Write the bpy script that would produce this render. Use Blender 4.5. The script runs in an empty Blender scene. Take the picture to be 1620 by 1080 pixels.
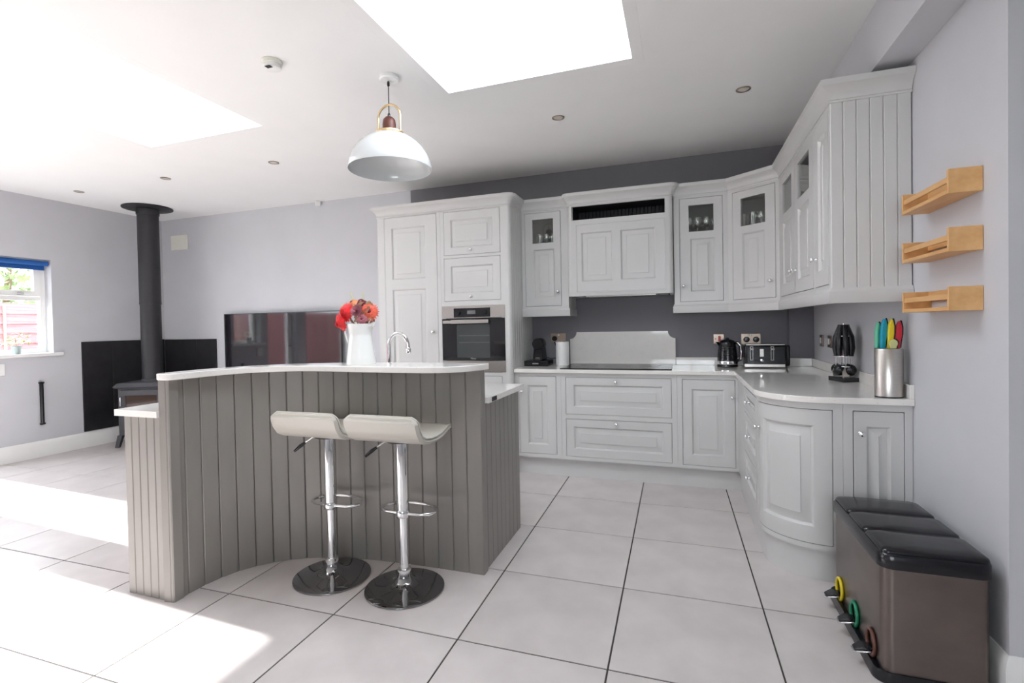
import bpy, bmesh, math, random
from mathutils import Vector, Matrix
R_ = random.Random(7)
PI = math.pi
S = bpy.context.scene
COL = S.collection

# ------------------------------------------------------------------ camera
# solved from the tile grid, cabinet planes and wall edges of the photograph (image 1620 x 1080)
F_PX, PITCH, YAW, ROLL = 798.297, 0.016958, -0.343716, -0.019166
CAM = Vector((0.89572, -3.65497, 1.27118))
fw = Vector((math.sin(YAW)*math.cos(PITCH), math.cos(YAW)*math.cos(PITCH), -math.sin(PITCH)))
r0 = Vector((math.cos(YAW), -math.sin(YAW), 0)); u0 = r0.cross(fw)
rt = r0*math.cos(ROLL) + u0*math.sin(ROLL); up = -r0*math.sin(ROLL) + u0*math.cos(ROLL)
cd = bpy.data.cameras.new('camera'); cam = bpy.data.objects.new('camera', cd); COL.objects.link(cam)
cd.sensor_width = 36; cd.lens = F_PX/1620*36; cd.shift_x = 17.537/1620; cd.shift_y = -11.133/1620
cd.clip_start = 0.05; cd.clip_end = 200
m = Matrix((rt, up, -fw)).transposed().to_4x4(); m.translation = CAM
cam.matrix_world = m
S.camera = cam

# ------------------------------------------------------------------ light
W = bpy.data.worlds.new('daylight'); S.world = W; W.use_nodes = True
nt = W.node_tree; nt.nodes.clear()
bg = nt.nodes.new('ShaderNodeBackground'); bg.inputs['Color'].default_value = (.86, .93, 1.0, 1); bg.inputs['Strength'].default_value = 3.7
ow = nt.nodes.new('ShaderNodeOutputWorld')
nt.links.new(bg.outputs[0], ow.inputs[0])
sd = bpy.data.lights.new('sun', 'SUN'); sd.energy = 12.5; sd.angle = math.radians(0.6); sd.color = (1, .995, .985)
sun = bpy.data.objects.new('sun', sd); COL.objects.link(sun)
sun.rotation_euler = Vector((1, -.048, -.4218)).to_track_quat('-Z', 'Y').to_euler(); sun.location = (-20, 1, 8)
S.view_settings.view_transform = 'Standard'; S.view_settings.look = 'None'
S.view_settings.exposure = 1.60; S.view_settings.gamma = 1.0; S.view_settings.use_curve_mapping = False
S.cycles.max_bounces = 12; S.cycles.diffuse_bounces = 8; S.cycles.glossy_bounces = 5; S.cycles.transparent_max_bounces = 16
S.cycles.caustics_reflective = False; S.cycles.caustics_refractive = False; S.cycles.sample_clamp_indirect = 8
S.cycles.use_denoising = True

def portal(name, loc, sx, sy, direction):
    l = bpy.data.lights.new(name, 'AREA'); l.shape = 'RECTANGLE'; l.size = sx; l.size_y = sy; l.cycles.is_portal = True
    o = bpy.data.objects.new(name, l); COL.objects.link(o); o.location = loc
    o.rotation_euler = Vector(direction).to_track_quat('-Z', 'Y').to_euler()
portal('skylight_portal', (-2.4, -1.535, 3.36), 1.1, 1.37, (0, 0, -1))
portal('skylight_portal', (.115, -1.50, 3.36), 1.09, 1.37, (0, 0, -1))
portal('door_portal', (-5.67, -1.18, 1.05), .64, 2.1, (1, 0, 0))
portal('door_portal', (-5.67, -2.92, 1.05), 2.36, 2.1, (1, 0, 0))
portal('window_portal', (-5.67, -.46, 1.57), .52, 1.0, (1, 0, 0))
portal('fill_window_portal', (1.1, -6.40, 1.6), 1.8, 1.2, (0, 1, 0))  # portal at the added fill opening behind the camera

# ------------------------------------------------------------------ materials
MATS = {}
def mat(name, col, rough=.5, metal=0, noise=0, nscale=8, stretch=(1, 1, 1), bump=0, bscale=60, coat=0, spec=.5, col2=None, detail=4, emit=None):
    if name in MATS: return MATS[name]
    M = bpy.data.materials.new(name); M.use_nodes = True; t = M.node_tree; b = t.nodes['Principled BSDF']
    c = (*col, 1)
    b.inputs['Base Color'].default_value = c; b.inputs['Roughness'].default_value = rough; b.inputs['Metallic'].default_value = metal
    b.inputs['Coat Weight'].default_value = coat; b.inputs['Coat Roughness'].default_value = .08; b.inputs['Specular IOR Level'].default_value = spec
    tc = t.nodes.new('ShaderNodeTexCoord'); mp = t.nodes.new('ShaderNodeMapping'); mp.inputs['Scale'].default_value = stretch
    t.links.new(tc.outputs['Object'], mp.inputs[0])
    n = t.nodes.new('ShaderNodeTexNoise'); n.inputs['Scale'].default_value = nscale; n.inputs['Detail'].default_value = detail
    t.links.new(mp.outputs[0], n.inputs['Vector'])
    rp = t.nodes.new('ShaderNodeValToRGB'); a = max(noise, .012)
    if col2 is None:
        rp.color_ramp.elements[0].color = tuple(x*(1-a) for x in col)+(1,); rp.color_ramp.elements[1].color = tuple(min(1, x*(1+a)) for x in col)+(1,)
    else:
        rp.color_ramp.elements[0].color = c; rp.color_ramp.elements[1].color = (*col2, 1)
    rp.color_ramp.elements[0].position = .3; rp.color_ramp.elements[1].position = .7
    t.links.new(n.outputs['Fac'], rp.inputs[0]); t.links.new(rp.outputs[0], b.inputs['Base Color'])
    if bump:
        n2 = t.nodes.new('ShaderNodeTexNoise'); n2.inputs['Scale'].default_value = bscale; t.links.new(mp.outputs[0], n2.inputs['Vector'])
        bp = t.nodes.new('ShaderNodeBump'); bp.inputs['Strength'].default_value = bump; bp.inputs['Distance'].default_value = .002
        t.links.new(n2.outputs['Fac'], bp.inputs['Height']); t.links.new(bp.outputs[0], b.inputs['Normal'])
    MATS[name] = M
    return M
def glass(name, tint=(1, 1, 1), gloss=1.0, rough=.01):
    M = bpy.data.materials.new(name); M.use_nodes = True; t = M.node_tree; t.nodes.clear()
    o = t.nodes.new('ShaderNodeOutputMaterial'); mx = t.nodes.new('ShaderNodeMixShader')
    tr = t.nodes.new('ShaderNodeBsdfTransparent'); tr.inputs[0].default_value = (*tint, 1)
    gl = t.nodes.new('ShaderNodeBsdfGlossy'); gl.inputs['Roughness'].default_value = rough
    lw = t.nodes.new('ShaderNodeLayerWeight'); lw.inputs['Blend'].default_value = .5
    pw = t.nodes.new('ShaderNodeMath'); pw.operation = 'POWER'; pw.inputs[1].default_value = 5
    mu = t.nodes.new('ShaderNodeMath'); mu.operation = 'MULTIPLY_ADD'; mu.inputs[1].default_value = .9; mu.inputs[2].default_value = .045*gloss
    t.links.new(lw.outputs['Facing'], pw.inputs[0]); t.links.new(pw.outputs[0], mu.inputs[0]); t.links.new(mu.outputs[0], mx.inputs[0])
    t.links.new(tr.outputs[0], mx.inputs[1]); t.links.new(gl.outputs[0], mx.inputs[2]); t.links.new(mx.outputs[0], o.inputs[0])
    MATS[name] = M
    return M
def quartz(name, base, fleck):
    M = mat(name, base, .05, noise=.02, nscale=14, spec=.7)
    t = M.node_tree; b = t.nodes['Principled BSDF']; src = b.inputs['Base Color'].links[0].from_socket
    v = t.nodes.new('ShaderNodeTexVoronoi'); v.inputs['Scale'].default_value = 60
    rr = t.nodes.new('ShaderNodeValToRGB'); rr.color_ramp.elements[0].position = .08; rr.color_ramp.elements[1].position = .16
    rr.color_ramp.elements[0].color = (1, 1, 1, 1); rr.color_ramp.elements[1].color = (0, 0, 0, 1)
    tc = t.nodes.new('ShaderNodeTexCoord'); t.links.new(tc.outputs['Object'], v.inputs['Vector']); t.links.new(v.outputs['Distance'], rr.inputs[0])
    mu = t.nodes.new('ShaderNodeMath'); mu.operation = 'MULTIPLY'; mu.inputs[1].default_value = .8
    n = t.nodes.new('ShaderNodeTexNoise'); n.inputs['Scale'].default_value = 22; t.links.new(tc.outputs['Object'], n.inputs['Vector'])
    m2 = t.nodes.new('ShaderNodeMath'); m2.operation = 'MULTIPLY'
    st = t.nodes.new('ShaderNodeMath'); st.operation = 'GREATER_THAN'; st.inputs[1].default_value = .50
    t.links.new(n.outputs['Fac'], st.inputs[0]); t.links.new(rr.outputs[0], mu.inputs[0]); t.links.new(mu.outputs[0], m2.inputs[0]); t.links.new(st.outputs[0], m2.inputs[1])
    mx = t.nodes.new('ShaderNodeMix'); mx.data_type = 'RGBA'; mx.inputs[7].default_value = (*fleck, 1)
    t.links.new(m2.outputs[0], mx.inputs[0]); t.links.new(src, mx.inputs[6]); t.links.new(mx.outputs[2], b.inputs['Base Color'])
    return M
M_WALL = mat('wall_paint', (.565, .57, .60), .7, noise=.03, nscale=2.2, bump=.05, bscale=180)
M_DWALL = mat('dark_mauve_grey_wall', (.20, .195, .215), .7, noise=.03, nscale=2.2, bump=.05, bscale=180)  # darker mauve-grey than M_WALL, on the cabinet wall and corner boxing
M_CEIL = mat('ceiling_paint', (.84, .84, .838), .8, noise=.01, nscale=3)
M_TRIM = mat('white_gloss_trim', (.86, .86, .85), .35)
M_CAB = mat('pale_grey_cabinet_paint', (.595, .592, .585), .33, noise=.012, nscale=5)
M_ISL = mat('taupe_board_paint', (.235, .219, .204), .32, noise=.06, nscale=9, stretch=(1, 1, .25))
M_QTZ = quartz('white_quartz', (.80, .775, .745), (.48, .44, .40))
M_TILE = None
M_GROUT = mat('dark_grout', (.055, .05, .047), .9, noise=.1, nscale=40)
M_CHROME = mat('chrome', (.86, .87, .88), .07, 1)
M_STEEL = mat('brushed_steel', (.56, .53, .50), .30, 1, noise=.05, nscale=40, stretch=(1, 1, 9), bump=.03, bscale=150)
M_BRUSH = mat('brushed_steel_bin', (.215, .182, .166), .32, 1, noise=.14, nscale=5, stretch=(1, 1, 1.4), bump=.05, bscale=220)
M_BLACK = mat('black_plastic', (.008, .008, .011), .22, noise=.1)
M_BLKM = mat('black_matt_metal', (.019, .018, .022), .5, noise=.12, nscale=20, bump=.04)
M_STOVE = mat('stove_cast_iron', (.05, .049, .056), .48, noise=.08, nscale=25, bump=.06, bscale=90)
M_SLATE = mat('slate_hearth_panel', (.018, .017, .019), .42, noise=.35, nscale=7, bump=.08, bscale=40)
M_BGLASS = mat('black_glass', (.006, .006, .008), .04, spec=.6)
M_HOB = mat('hob_glass', (.010, .010, .011), .16, spec=.18)
M_SCREEN = mat('tv_screen', (.010, .008, .012), .05, spec=.75)
M_CREAM = mat('cream_leatherette', (.52, .50, .45), .36, noise=.02, bump=.03, bscale=250)
M_WHITE = mat('white_enamel', (.84, .85, .84), .15)
M_IVORY = mat('ivory_plastic', (.80, .79, .72), .45)
M_WPLAS = mat('white_plastic', (.82, .82, .81), .4)
M_BRASS = mat('brushed_brass', (.80, .60, .34), .28, 1)
M_DWOOD = mat('red_brown_wood', (.13, .035, .025), .4, noise=.3, nscale=18, stretch=(1, 1, .2))
M_PINE = mat('pine_wood', (.62, .34, .13), .45, noise=.16, nscale=9, stretch=(3, .35, 3), col2=(.74, .45, .20))
M_FENCE = mat('fence_red_wood', (.26, .105, .11), .8, noise=.35, nscale=9, stretch=(1, .15, 4))
M_POST = mat('fence_post_wood', (.36, .19, .16), .8, noise=.25, nscale=9)
M_GRASS = mat('lawn', (.10, .17, .045), .9, noise=.4, nscale=14, bump=.5, bscale=60)
M_PAVE = mat('patio_paving', (.42, .40, .37), .85, noise=.15, nscale=6)
M_LEAF = mat('tree_leaf', (.22, .29, .15), .6, noise=.4, nscale=9)
M_LEAFP = mat('pale_leaf', (.42, .55, .25), .55, noise=.2, nscale=20)
M_BARK = mat('bark', (.12, .08, .05), .9, noise=.3, nscale=20)
M_BLUE = mat('blue_blind_fabric', (.012, .10, .36), .7, noise=.08, nscale=50)
M_POT = mat('grey_green_pot', (.35, .42, .42), .4)
M_DARKIN = mat('cabinet_interior', (.16, .16, .16), .5)
M_RED = mat('red_petal', (.72, .015, .02), .55, noise=.25, nscale=40)
M_CORAL = mat('coral_petal', (.80, .13, .075), .55, noise=.2, nscale=40)
M_MAUVE = mat('mauve_petal', (.45, .16, .20), .6, noise=.2, nscale=40)
M_DRED = mat('dark_red_petal', (.16, .004, .02), .6, noise=.2, nscale=40)
M_ORNG = mat('peach_petal', (.75, .30, .14), .55, noise=.2, nscale=40)
M_STEM = mat('flower_stem', (.25, .30, .12), .6)
M_SPRIG = mat('pale_sprig', (.55, .60, .38), .6)
M_YEL = mat('yellow_plastic', (.80, .62, .02), .35)
M_GRN = mat('green_plastic', (.01, .22, .11), .35)
M_BRN = mat('brown_plastic', (.12, .045, .03), .4)
M_TEAL = mat('teal_handle', (.0, .30, .45), .35)
M_MINT = mat('green_handle', (.12, .52, .33), .35)
M_REDH = mat('red_handle', (.60, .02, .04), .35)
M_LIME = mat('pale_lime_handle', (.55, .55, .25), .4)
M_NICKEL = mat('bronze_nickel', (.36, .29, .24), .3, 1)
M_LENS = mat('lamp_lens', (.62, .58, .52), .2)
M_REDSW = mat('red_switch', (.55, .03, .04), .3)
G_PANE = glass('window_glass')
G_CAB = glass('cabinet_glass', (.93, .95, .94), 1.0)
G_WARE = glass('glassware', (.95, .97, .96), 9.0)
G_OVEN = glass('oven_glass', (.10, .115, .12), 1.6)
G_STOVE = glass('stove_glass', (.35, .28, .22), 1.5)

# ------------------------------------------------------------------ mesh helpers
class MB:
    def __init__(s): s.v = []; s.f = []
    def add(s, vs, fs):
        b = len(s.v); s.v += [tuple(v) for v in vs]; s.f += [tuple(i+b for i in f) for f in fs]; return s
    def box(s, x0, y0, z0, x1, y1, z1):
        x0, x1 = sorted((x0, x1)); y0, y1 = sorted((y0, y1)); z0, z1 = sorted((z0, z1))
        return s.add([(x0, y0, z0), (x1, y0, z0), (x1, y1, z0), (x0, y1, z0), (x0, y0, z1), (x1, y0, z1), (x1, y1, z1), (x0, y1, z1)],
                     [(0, 3, 2, 1), (4, 5, 6, 7), (0, 1, 5, 4), (1, 2, 6, 5), (2, 3, 7, 6), (3, 0, 4, 7)])
    def prism(s, poly, z0, z1):            # poly counter-clockwise seen from above
        n = len(poly)
        return s.add([(x, y, z0) for x, y in poly]+[(x, y, z1) for x, y in poly],
                     [tuple(range(n-1, -1, -1)), tuple(range(n, 2*n))]+[(i, (i+1) % n, n+(i+1) % n, n+i) for i in range(n)])
    def loft(s, rings, cap=True):          # rings: equal-length closed loops
        n = len(rings[0]); vs = [p for r in rings for p in r]; fs = []
        for k in range(len(rings)-1):
            for i in range(n):
                j = (i+1) % n; fs.append((k*n+i, k*n+j, (k+1)*n+j, (k+1)*n+i))
        if cap: fs += [tuple(range(n-1, -1, -1)), tuple(range((len(rings)-1)*n, len(rings)*n))]
        return s.add(vs, fs)
    def lathe(s, prof, c=(0, 0, 0), n=32, sx=1, sy=1, cap=True):   # prof: (r, z) bottom to top
        return s.loft([[(c[0]+max(r, 1e-4)*sx*math.cos(2*PI*i/n), c[1]+max(r, 1e-4)*sy*math.sin(2*PI*i/n), c[2]+z) for i in range(n)] for r, z in prof], cap)
    def tube(s, path, r, n=10, closed=False):
        P = [Vector(p) for p in path]; rings = []; prev = None; N = len(P)
        for i, p in enumerate(P):
            a = P[i-1] if (i or closed) else p; b = P[(i+1) % N] if (i < N-1 or closed) else p
            d = (b-a).normalized()
            if prev is None:
                h = Vector((0, 0, 1)) if abs(d.z) < .9 else Vector((1, 0, 0)); x = d.cross(h).normalized()
            else:
                x = (prev-d*prev.dot(d)).normalized()
            prev = x; y = d.cross(x); rr = r[i] if isinstance(r, (list, tuple)) else r
            rings.append([p+x*rr*math.cos(2*PI*k/n)+y*rr*math.sin(2*PI*k/n) for k in range(n)])
        if closed: rings.append(rings[0])
        return s.loft(rings, not closed)
    def sphere(s, c, r, n=12, k=8, sz=1):
        return s.lathe([(r*math.sin(PI*i/k), -r*sz*math.cos(PI*i/k)) for i in range(k+1)], c, n)
    def sweep(s, path, prof, pre=None, post=None):   # path (x,y) with the outside on its right; prof (out, z), closed loop
        n = len(path); rings = []
        P = [Vector(p) for p in path]
        for i in range(n):
            a = P[i]-P[i-1] if i else (P[0]-Vector(pre) if pre else P[1]-P[0])
            b = P[i+1]-P[i] if i < n-1 else (Vector(post)-P[i] if post else P[i]-P[i-1])
            a.normalize(); b.normalize(); na = Vector((a.y, -a.x)); nb = Vector((b.y, -b.x)); mm = na+nb
            mm = mm/(mm.dot(na)) if mm.length > 1e-6 else na
            rings.append([(P[i].x+mm.x*o, P[i].y+mm.y*o, z) for o, z in prof])
        return s.loft(rings)
OFF = {}
def obj(name, mb, material, parent=None, xf=None, bevel=0, smooth=35, seg=2, label=None, cuts=None, solidify=0):
    me = bpy.data.meshes.new(name)
    bm = bmesh.new(); vs = [bm.verts.new(v) for v in mb.v]
    for f in mb.f:
        try: bm.faces.new([vs[i] for i in f])
        except ValueError: pass
    bmesh.ops.remove_doubles(bm, verts=bm.verts, dist=1e-6)
    if cuts:
        for c in cuts: bmesh.ops.bisect_plane(bm, geom=bm.verts[:]+bm.edges[:]+bm.faces[:], plane_co=(c, 0, 0), plane_no=(1, 0, 0))
    if xf:
        for v in bm.verts: v.co = xf(*v.co)
    bmesh.ops.recalc_face_normals(bm, faces=bm.faces)
    o = bpy.data.objects.new(name, me); COL.objects.link(o)
    if parent is not None:
        off = OFF[parent]; o.parent = parent
    else:
        xs = [v.co for v in bm.verts]
        off = Vector((sum(min(v[i] for v in xs) for i in [0])/2+max(v[0] for v in xs)/2, (min(v[1] for v in xs)+max(v[1] for v in xs))/2, min(v[2] for v in xs)))
        o.location = off
    OFF[o] = Vector(off)
    for v in bm.verts: v.co -= off
    for f in bm.faces: f.smooth = bool(smooth)
    bm.to_mesh(me); bm.free()
    if smooth: me.set_sharp_from_angle(angle=math.radians(smooth))
    me.materials.append(material)
    if solidify:
        d = o.modifiers.new('solid', 'SOLIDIFY'); d.thickness = solidify; d.offset = -1
    if bevel:
        b = o.modifiers.new('bevel', 'BEVEL'); b.width = bevel; b.segments = seg; b.limit_method = 'ANGLE'; b.angle_limit = math.radians(40)
    if label: o['label'] = label
    return o
def tag(o, label, cat, group=None, kind=None):
    o['label'] = label; o['category'] = cat
    if group: o['group'] = group
    if kind: o['kind'] = kind
    return o
def thing(name, label, cat, loc, group=None, rz=0, local=False, kind=None):
    o = bpy.data.objects.new(name, None); COL.objects.link(o); o.location = loc; o.rotation_euler = (0, 0, rz); o.empty_display_size = .1
    OFF[o] = Vector((0, 0, 0)) if local else Vector(loc)
    return tag(o, label, cat, group, kind)
def dup(root, loc, rz=0, label=None):
    r = root.copy(); COL.objects.link(r); r.location = loc; r.rotation_euler = (0, 0, rz)
    if label: r['label'] = label
    for ch in list(root.children):
        c = ch.copy(); COL.objects.link(c); c.parent = r
        for g in list(ch.children):
            d = g.copy(); COL.objects.link(d); d.parent = c
    return r
def struct(name, mb, material, label, cat, **k):
    return tag(obj(name, mb, material, **k), label, cat, kind='structure')
def frame(ox, oy, ux, uy):     # panel frame: x along the face, y into the cabinet, z up
    l = math.hypot(ux, uy); ux /= l; uy /= l
    return lambda x, y, z: Vector((ox+ux*x-uy*y, oy+uy*x+ux*y, z))
def ring(c, r, n): return [(c[0]+r*math.cos(2*PI*i/n), c[1]+r*math.sin(2*PI*i/n)) for i in range(n)]
def cells(mb, x0, z0, x1, z1, holes, y):
    xs = sorted({x0, x1, *[v for h in holes for v in (h[0], h[2])]}); zs = sorted({z0, z1, *[v for h in holes for v in (h[1], h[3])]})
    for i in range(len(xs)-1):
        for j in range(len(zs)-1):
            cx, cz = (xs[i]+xs[i+1])/2, (zs[j]+zs[j+1])/2
            if any(h[0] < cx < h[2] and h[1] < cz < h[3] for h in holes): continue
            mb.add([(xs[i], y, zs[j]), (xs[i+1], y, zs[j]), (xs[i+1], y, zs[j+1]), (xs[i], y, zs[j+1])], [(0, 1, 2, 3)])
def rect_ring(x0, z0, x1, z1, i, y): return [(x0+i, y, z0+i), (x1-i, y, z0+i), (x1-i, y, z1-i), (x0+i, y, z1-i)]
def slab(x0, z0, x1, z1, holes, y0, y1):      # plate with rectangular holes through it
    mb = MB(); cells(mb, x0, z0, x1, z1, holes, y0); cells(mb, x0, z0, x1, z1, holes, y1)
    for (a, b, c, d) in [(x0, z0, x1, z1)]+[tuple(h[:4]) for h in holes]:
        mb.loft([rect_ring(a, b, c, d, 0, y0), rect_ring(a, b, c, d, 0, y1)], False)
    return mb
def knob(parent, xf, x, z, y=0, material=None, r=.014):
    prof = [(.009, 0), (.010, .002), (.0055, .006), (.0055, .013), (r*.85, .018), (r, .024), (r*.9, .029), (r*.45, .032), (.0003, .0325)]
    mb = MB().lathe(prof, n=14)
    return obj('knob', mb, material or M_CHROME, parent, xf=lambda a, b, c: xf(x+a, y-c, z+b), smooth=50, label='small polished chrome knob')
def door(parent, xf, x0, z0, x1, z1, panels=(), panes=(), knobs=(), name='door', t=.022, cuts=None, y=0, raise_=.035):
    mb = MB()
    holes = [tuple(p) for p in panels]+[tuple(p) for p in panes]
    cells(mb, x0, z0, x1, z1, holes, y)
    cells(mb, x0, z0, x1, z1, [tuple(p) for p in panes], y+t)
    mb.loft([rect_ring(x0, z0, x1, z1, 0, y), rect_ring(x0, z0, x1, z1, 0, y+t)], False)
    for p in panels: mb.loft([rect_ring(*p, 0, y), rect_ring(*p, .003, y+.0005), rect_ring(*p, .008, y+.006), rect_ring(*p, .014, y+.014), rect_ring(*p, .022, y+.014)], False)
    for p in panes: mb.loft([rect_ring(*p, 0, y), rect_ring(*p, 0, y+t)], False)
    d = obj(name, mb, M_CAB, parent, xf=xf, smooth=25, cuts=cuts)
    for p in panels:
        q = MB(); w = min(raise_, (p[2]-p[0])*.3, (p[3]-p[1])*.3)
        q.loft([rect_ring(*p, .014, y+.018), rect_ring(*p, .014, y+.0136), rect_ring(*p, .018, y+.0134), rect_ring(*p, .018+w, y+.0035), rect_ring(*p, .020+w, y+.0005)])
        obj('raised_panel', q, M_CAB, d, xf=xf, smooth=25, cuts=cuts)
    for p in panes:
        q = MB().box(p[0]-.004, y+.009, p[1]-.004, p[2]+.004, y+.012, p[3]+.004)
        obj('glass_pane', q, G_CAB, d, xf=xf, smooth=0, label='small clear glass pane')
    for k in knobs: knob(d, xf, k[0], k[1], y)
    return d
CROWN = [(-.01, 2.288), (.006, 2.288), (.008, 2.296), (.004, 2.302), (.006, 2.318), (.018, 2.338), (.034, 2.352), (.044, 2.360), (.046, 2.366), (.046, 2.386), (-.01, 2.386)]
PELMET = [(-.02, 1.348), (.010, 1.348), (.012, 1.353), (.012, 1.402), (.006, 1.410), (.004, 1.420), (-.02, 1.420)]
def carcass(parent, xf, x0, z0, x1, z1, d0, d1, shelves=(), material=None, inner=None):
    mb = MB(); t = .018
    mb.box(x0, d0, z0, x0+t, d1, z1).box(x1-t, d0, z0, x1, d1, z1).box(x0+t, d0, z0, x1-t, d1, z0+t).box(x0+t, d0, z1-t, x1-t, d1, z1)
    obj('back_panel', MB().box(x0+t, d1-.008, z0+t, x1-t, d1, z1-t), M_DARKIN, parent, xf=xf, smooth=0)
    o = obj('carcass', mb, material or M_CAB, parent, xf=xf, smooth=0)
    for s in shelves: obj('shelf', MB().box(x0+t, d0+.004, s-t, x1-t, d1-.009, s), M_DARKIN, parent, xf=xf, smooth=0)
    return o
# ------------------------------------------------------------------ the room
XL, XR, YB, ZC = -5.406, 1.887, 1.033, 2.705
YC, XFAR, YFR = -1.576, 4.2, -6.2
WT = .25
def tile_material():
    M = mat('floor_tile_porcelain', (.575, .528, .518), .34, noise=.085, nscale=4.5, bump=.03, bscale=70, detail=8)
    t = M.node_tree; b = t.nodes['Principled BSDF']; src = b.inputs['Base Color'].links[0].from_socket
    oi = t.nodes.new('ShaderNodeObjectInfo'); hs = t.nodes.new('ShaderNodeHueSaturation')
    mr = t.nodes.new('ShaderNodeMapRange'); mr.inputs[3].default_value = .96; mr.inputs[4].default_value = 1.04
    t.links.new(oi.outputs['Random'], mr.inputs[0]); t.links.new(mr.outputs[0], hs.inputs['Value'])
    t.links.new(src, hs.inputs['Color']); t.links.new(hs.outputs[0], b.inputs['Base Color'])
    return M
M_TILE = tile_material()
floor = struct('floor', MB().box(XL-WT, YFR-WT, -.10, XFAR+WT, YB+WT, -.0035), M_GROUT, 'kitchen floor of large pale stone-effect tiles with dark grout', 'floor', smooth=0)
T, GA, HALF = .603, .012, .2980
def clip(poly, a, b, c):       # keep a*x+b*y <= c
    out = []
    for i, p in enumerate(poly):
        q = poly[(i+1) % len(poly)]; dp = a*p[0]+b*p[1]-c; dq = a*q[0]+b*q[1]-c
        if dp <= 0: out.append(p)
        if dp*dq < 0:
            t = dp/(dp-dq); out.append((p[0]+(q[0]-p[0])*t, p[1]+(q[1]-p[1])*t))
    return out
tile_me = None
for c in range(-12, 9):
    for r in range(-4, 13):
        gx = (c+.5)*T+(r+.5)*T*GA; gy = -(r+.5)*T+(c+.5)*T*GA
        co, si = math.cos(GA), math.sin(GA)
        sq = [(gx+a*co-b*si, gy+a*si+b*co) for a, b in ((-HALF, -HALF), (HALF, -HALF), (HALF, HALF), (-HALF, HALF))]
        p = sq
        for k in ((-1, 0, -XL+.0), (1, 0, XFAR), (0, 1, YB), (0, -1, -YFR)):
            p = clip(p, *k)
            if not p: break
        if len(p) < 3: continue
        ar = abs(sum(p[i][0]*p[(i+1) % len(p)][1]-p[(i+1) % len(p)][0]*p[i][1] for i in range(len(p))))/2
        if ar < .004: continue
        full = p == sq
        if full and tile_me:
            o = bpy.data.objects.new('tile', tile_me); COL.objects.link(o); o.parent = floor; o.location = Vector((gx, gy, 0))-OFF[floor]; o.rotation_euler = (0, 0, GA); continue
        q = sq if full else p
        if full: q = [(-HALF, -HALF), (HALF, -HALF), (HALF, HALF), (-HALF, HALF)]
        cx = sum(a for a, b in q)/len(q); cy = sum(b for a, b in q)/len(q)
        inn = [(a-(.0008 if a > cx else -.0008), b-(.0008 if b > cy else -.0008)) for a, b in q]
        mb = MB().loft([[(a, b, -.010) for a, b in q], [(a, b, -.0008) for a, b in q], [(a, b, 0) for a, b in inn]])
        OFF[floor], keep = (Vector((0, 0, 0)) if full else OFF[floor]), OFF[floor]
        o = obj('tile', mb, M_TILE, floor, smooth=0)
        OFF[floor] = keep
        if full: tile_me = o.data; o.location = Vector((gx, gy, 0))-OFF[floor]; o.rotation_euler = (0, 0, GA)

# ceiling with the two rooflight wells
S1 = (-2.95, -2.22, -1.855, -.855); S2 = (-.432, -2.19, .662, -.812); ZW = 3.28; LT = .06
def grow(s): return (s[0]-LT, s[1]-LT, s[2]+LT, s[3]+LT)
H1, H2 = grow(S1), grow(S2)
mb = MB()
xs = sorted({XL-WT, XFAR+WT, H1[0], H1[2], H2[0], H2[2]}); 
def ceil_part(x0, x1, hole):
    y0, y1 = YFR-WT, YB+WT
    if hole: mb.box(x0, y0, ZC, x1, hole[1], ZC+.2); mb.box(x0, hole[3], ZC, x1, y1, ZC+.2)
    else: mb.box(x0, y0, ZC, x1, y1, ZC+.2)
for a, b in zip(xs, xs[1:]):
    ceil_part(a, b, H1 if abs(a-H1[0]) < 1e-6 else (H2 if abs(a-H2[0]) < 1e-6 else None))
ceiling = struct('ceiling', mb, M_CEIL, 'white painted ceiling with two deep rooflight wells', 'ceiling', smooth=0)
for n, s, w in (('window_4', S1, 'left'), ('window_5', S2, 'right')):
    root = thing(n, 'deep white rooflight well over the '+('stove end of the room' if w == 'left' else 'island and hob side'), 'skylight', ((s[0]+s[2])/2, (s[1]+s[3])/2, ZC), kind='structure')
    h = grow(s); e = .0005
    mb = MB().box(h[0]+e, h[1]+e, ZC, s[0], h[3]-e, ZW).box(s[2], h[1]+e, ZC, h[2]-e, h[3]-e, ZW).box(s[0], h[1]+e, ZC, s[2], s[1], ZW).box(s[0], s[3], ZC, s[2], h[3]-e, ZW)
    obj('well_lining', mb, M_CEIL, root, smooth=0)
    obj('frame', slab(s[0], s[1], s[2], s[3], [(s[0]+.05, s[1]+.05, s[2]-.05, s[3]-.05)], 0, .06), M_TRIM, root, xf=lambda x, y, z: Vector((x, z, ZW+.001+y)), smooth=0)
    obj('pane', MB().box(s[0]+.04, s[1]+.04, ZW+.03, s[2]-.04, s[3]-.04, ZW+.038), G_PANE, root, smooth=0)

struct('wall_back', MB().box(XL-WT, YB, 0, -1.757, YB+WT, ZC), M_WALL, 'pale grey painted wall behind the stove and television', 'wall', smooth=0)
struct('wall_kitchen', MB().box(-1.757, YB, 0, XR+WT, YB+WT, ZC), M_DWALL, 'dark grey wall behind the fitted cabinets', 'wall', smooth=0)
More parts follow.
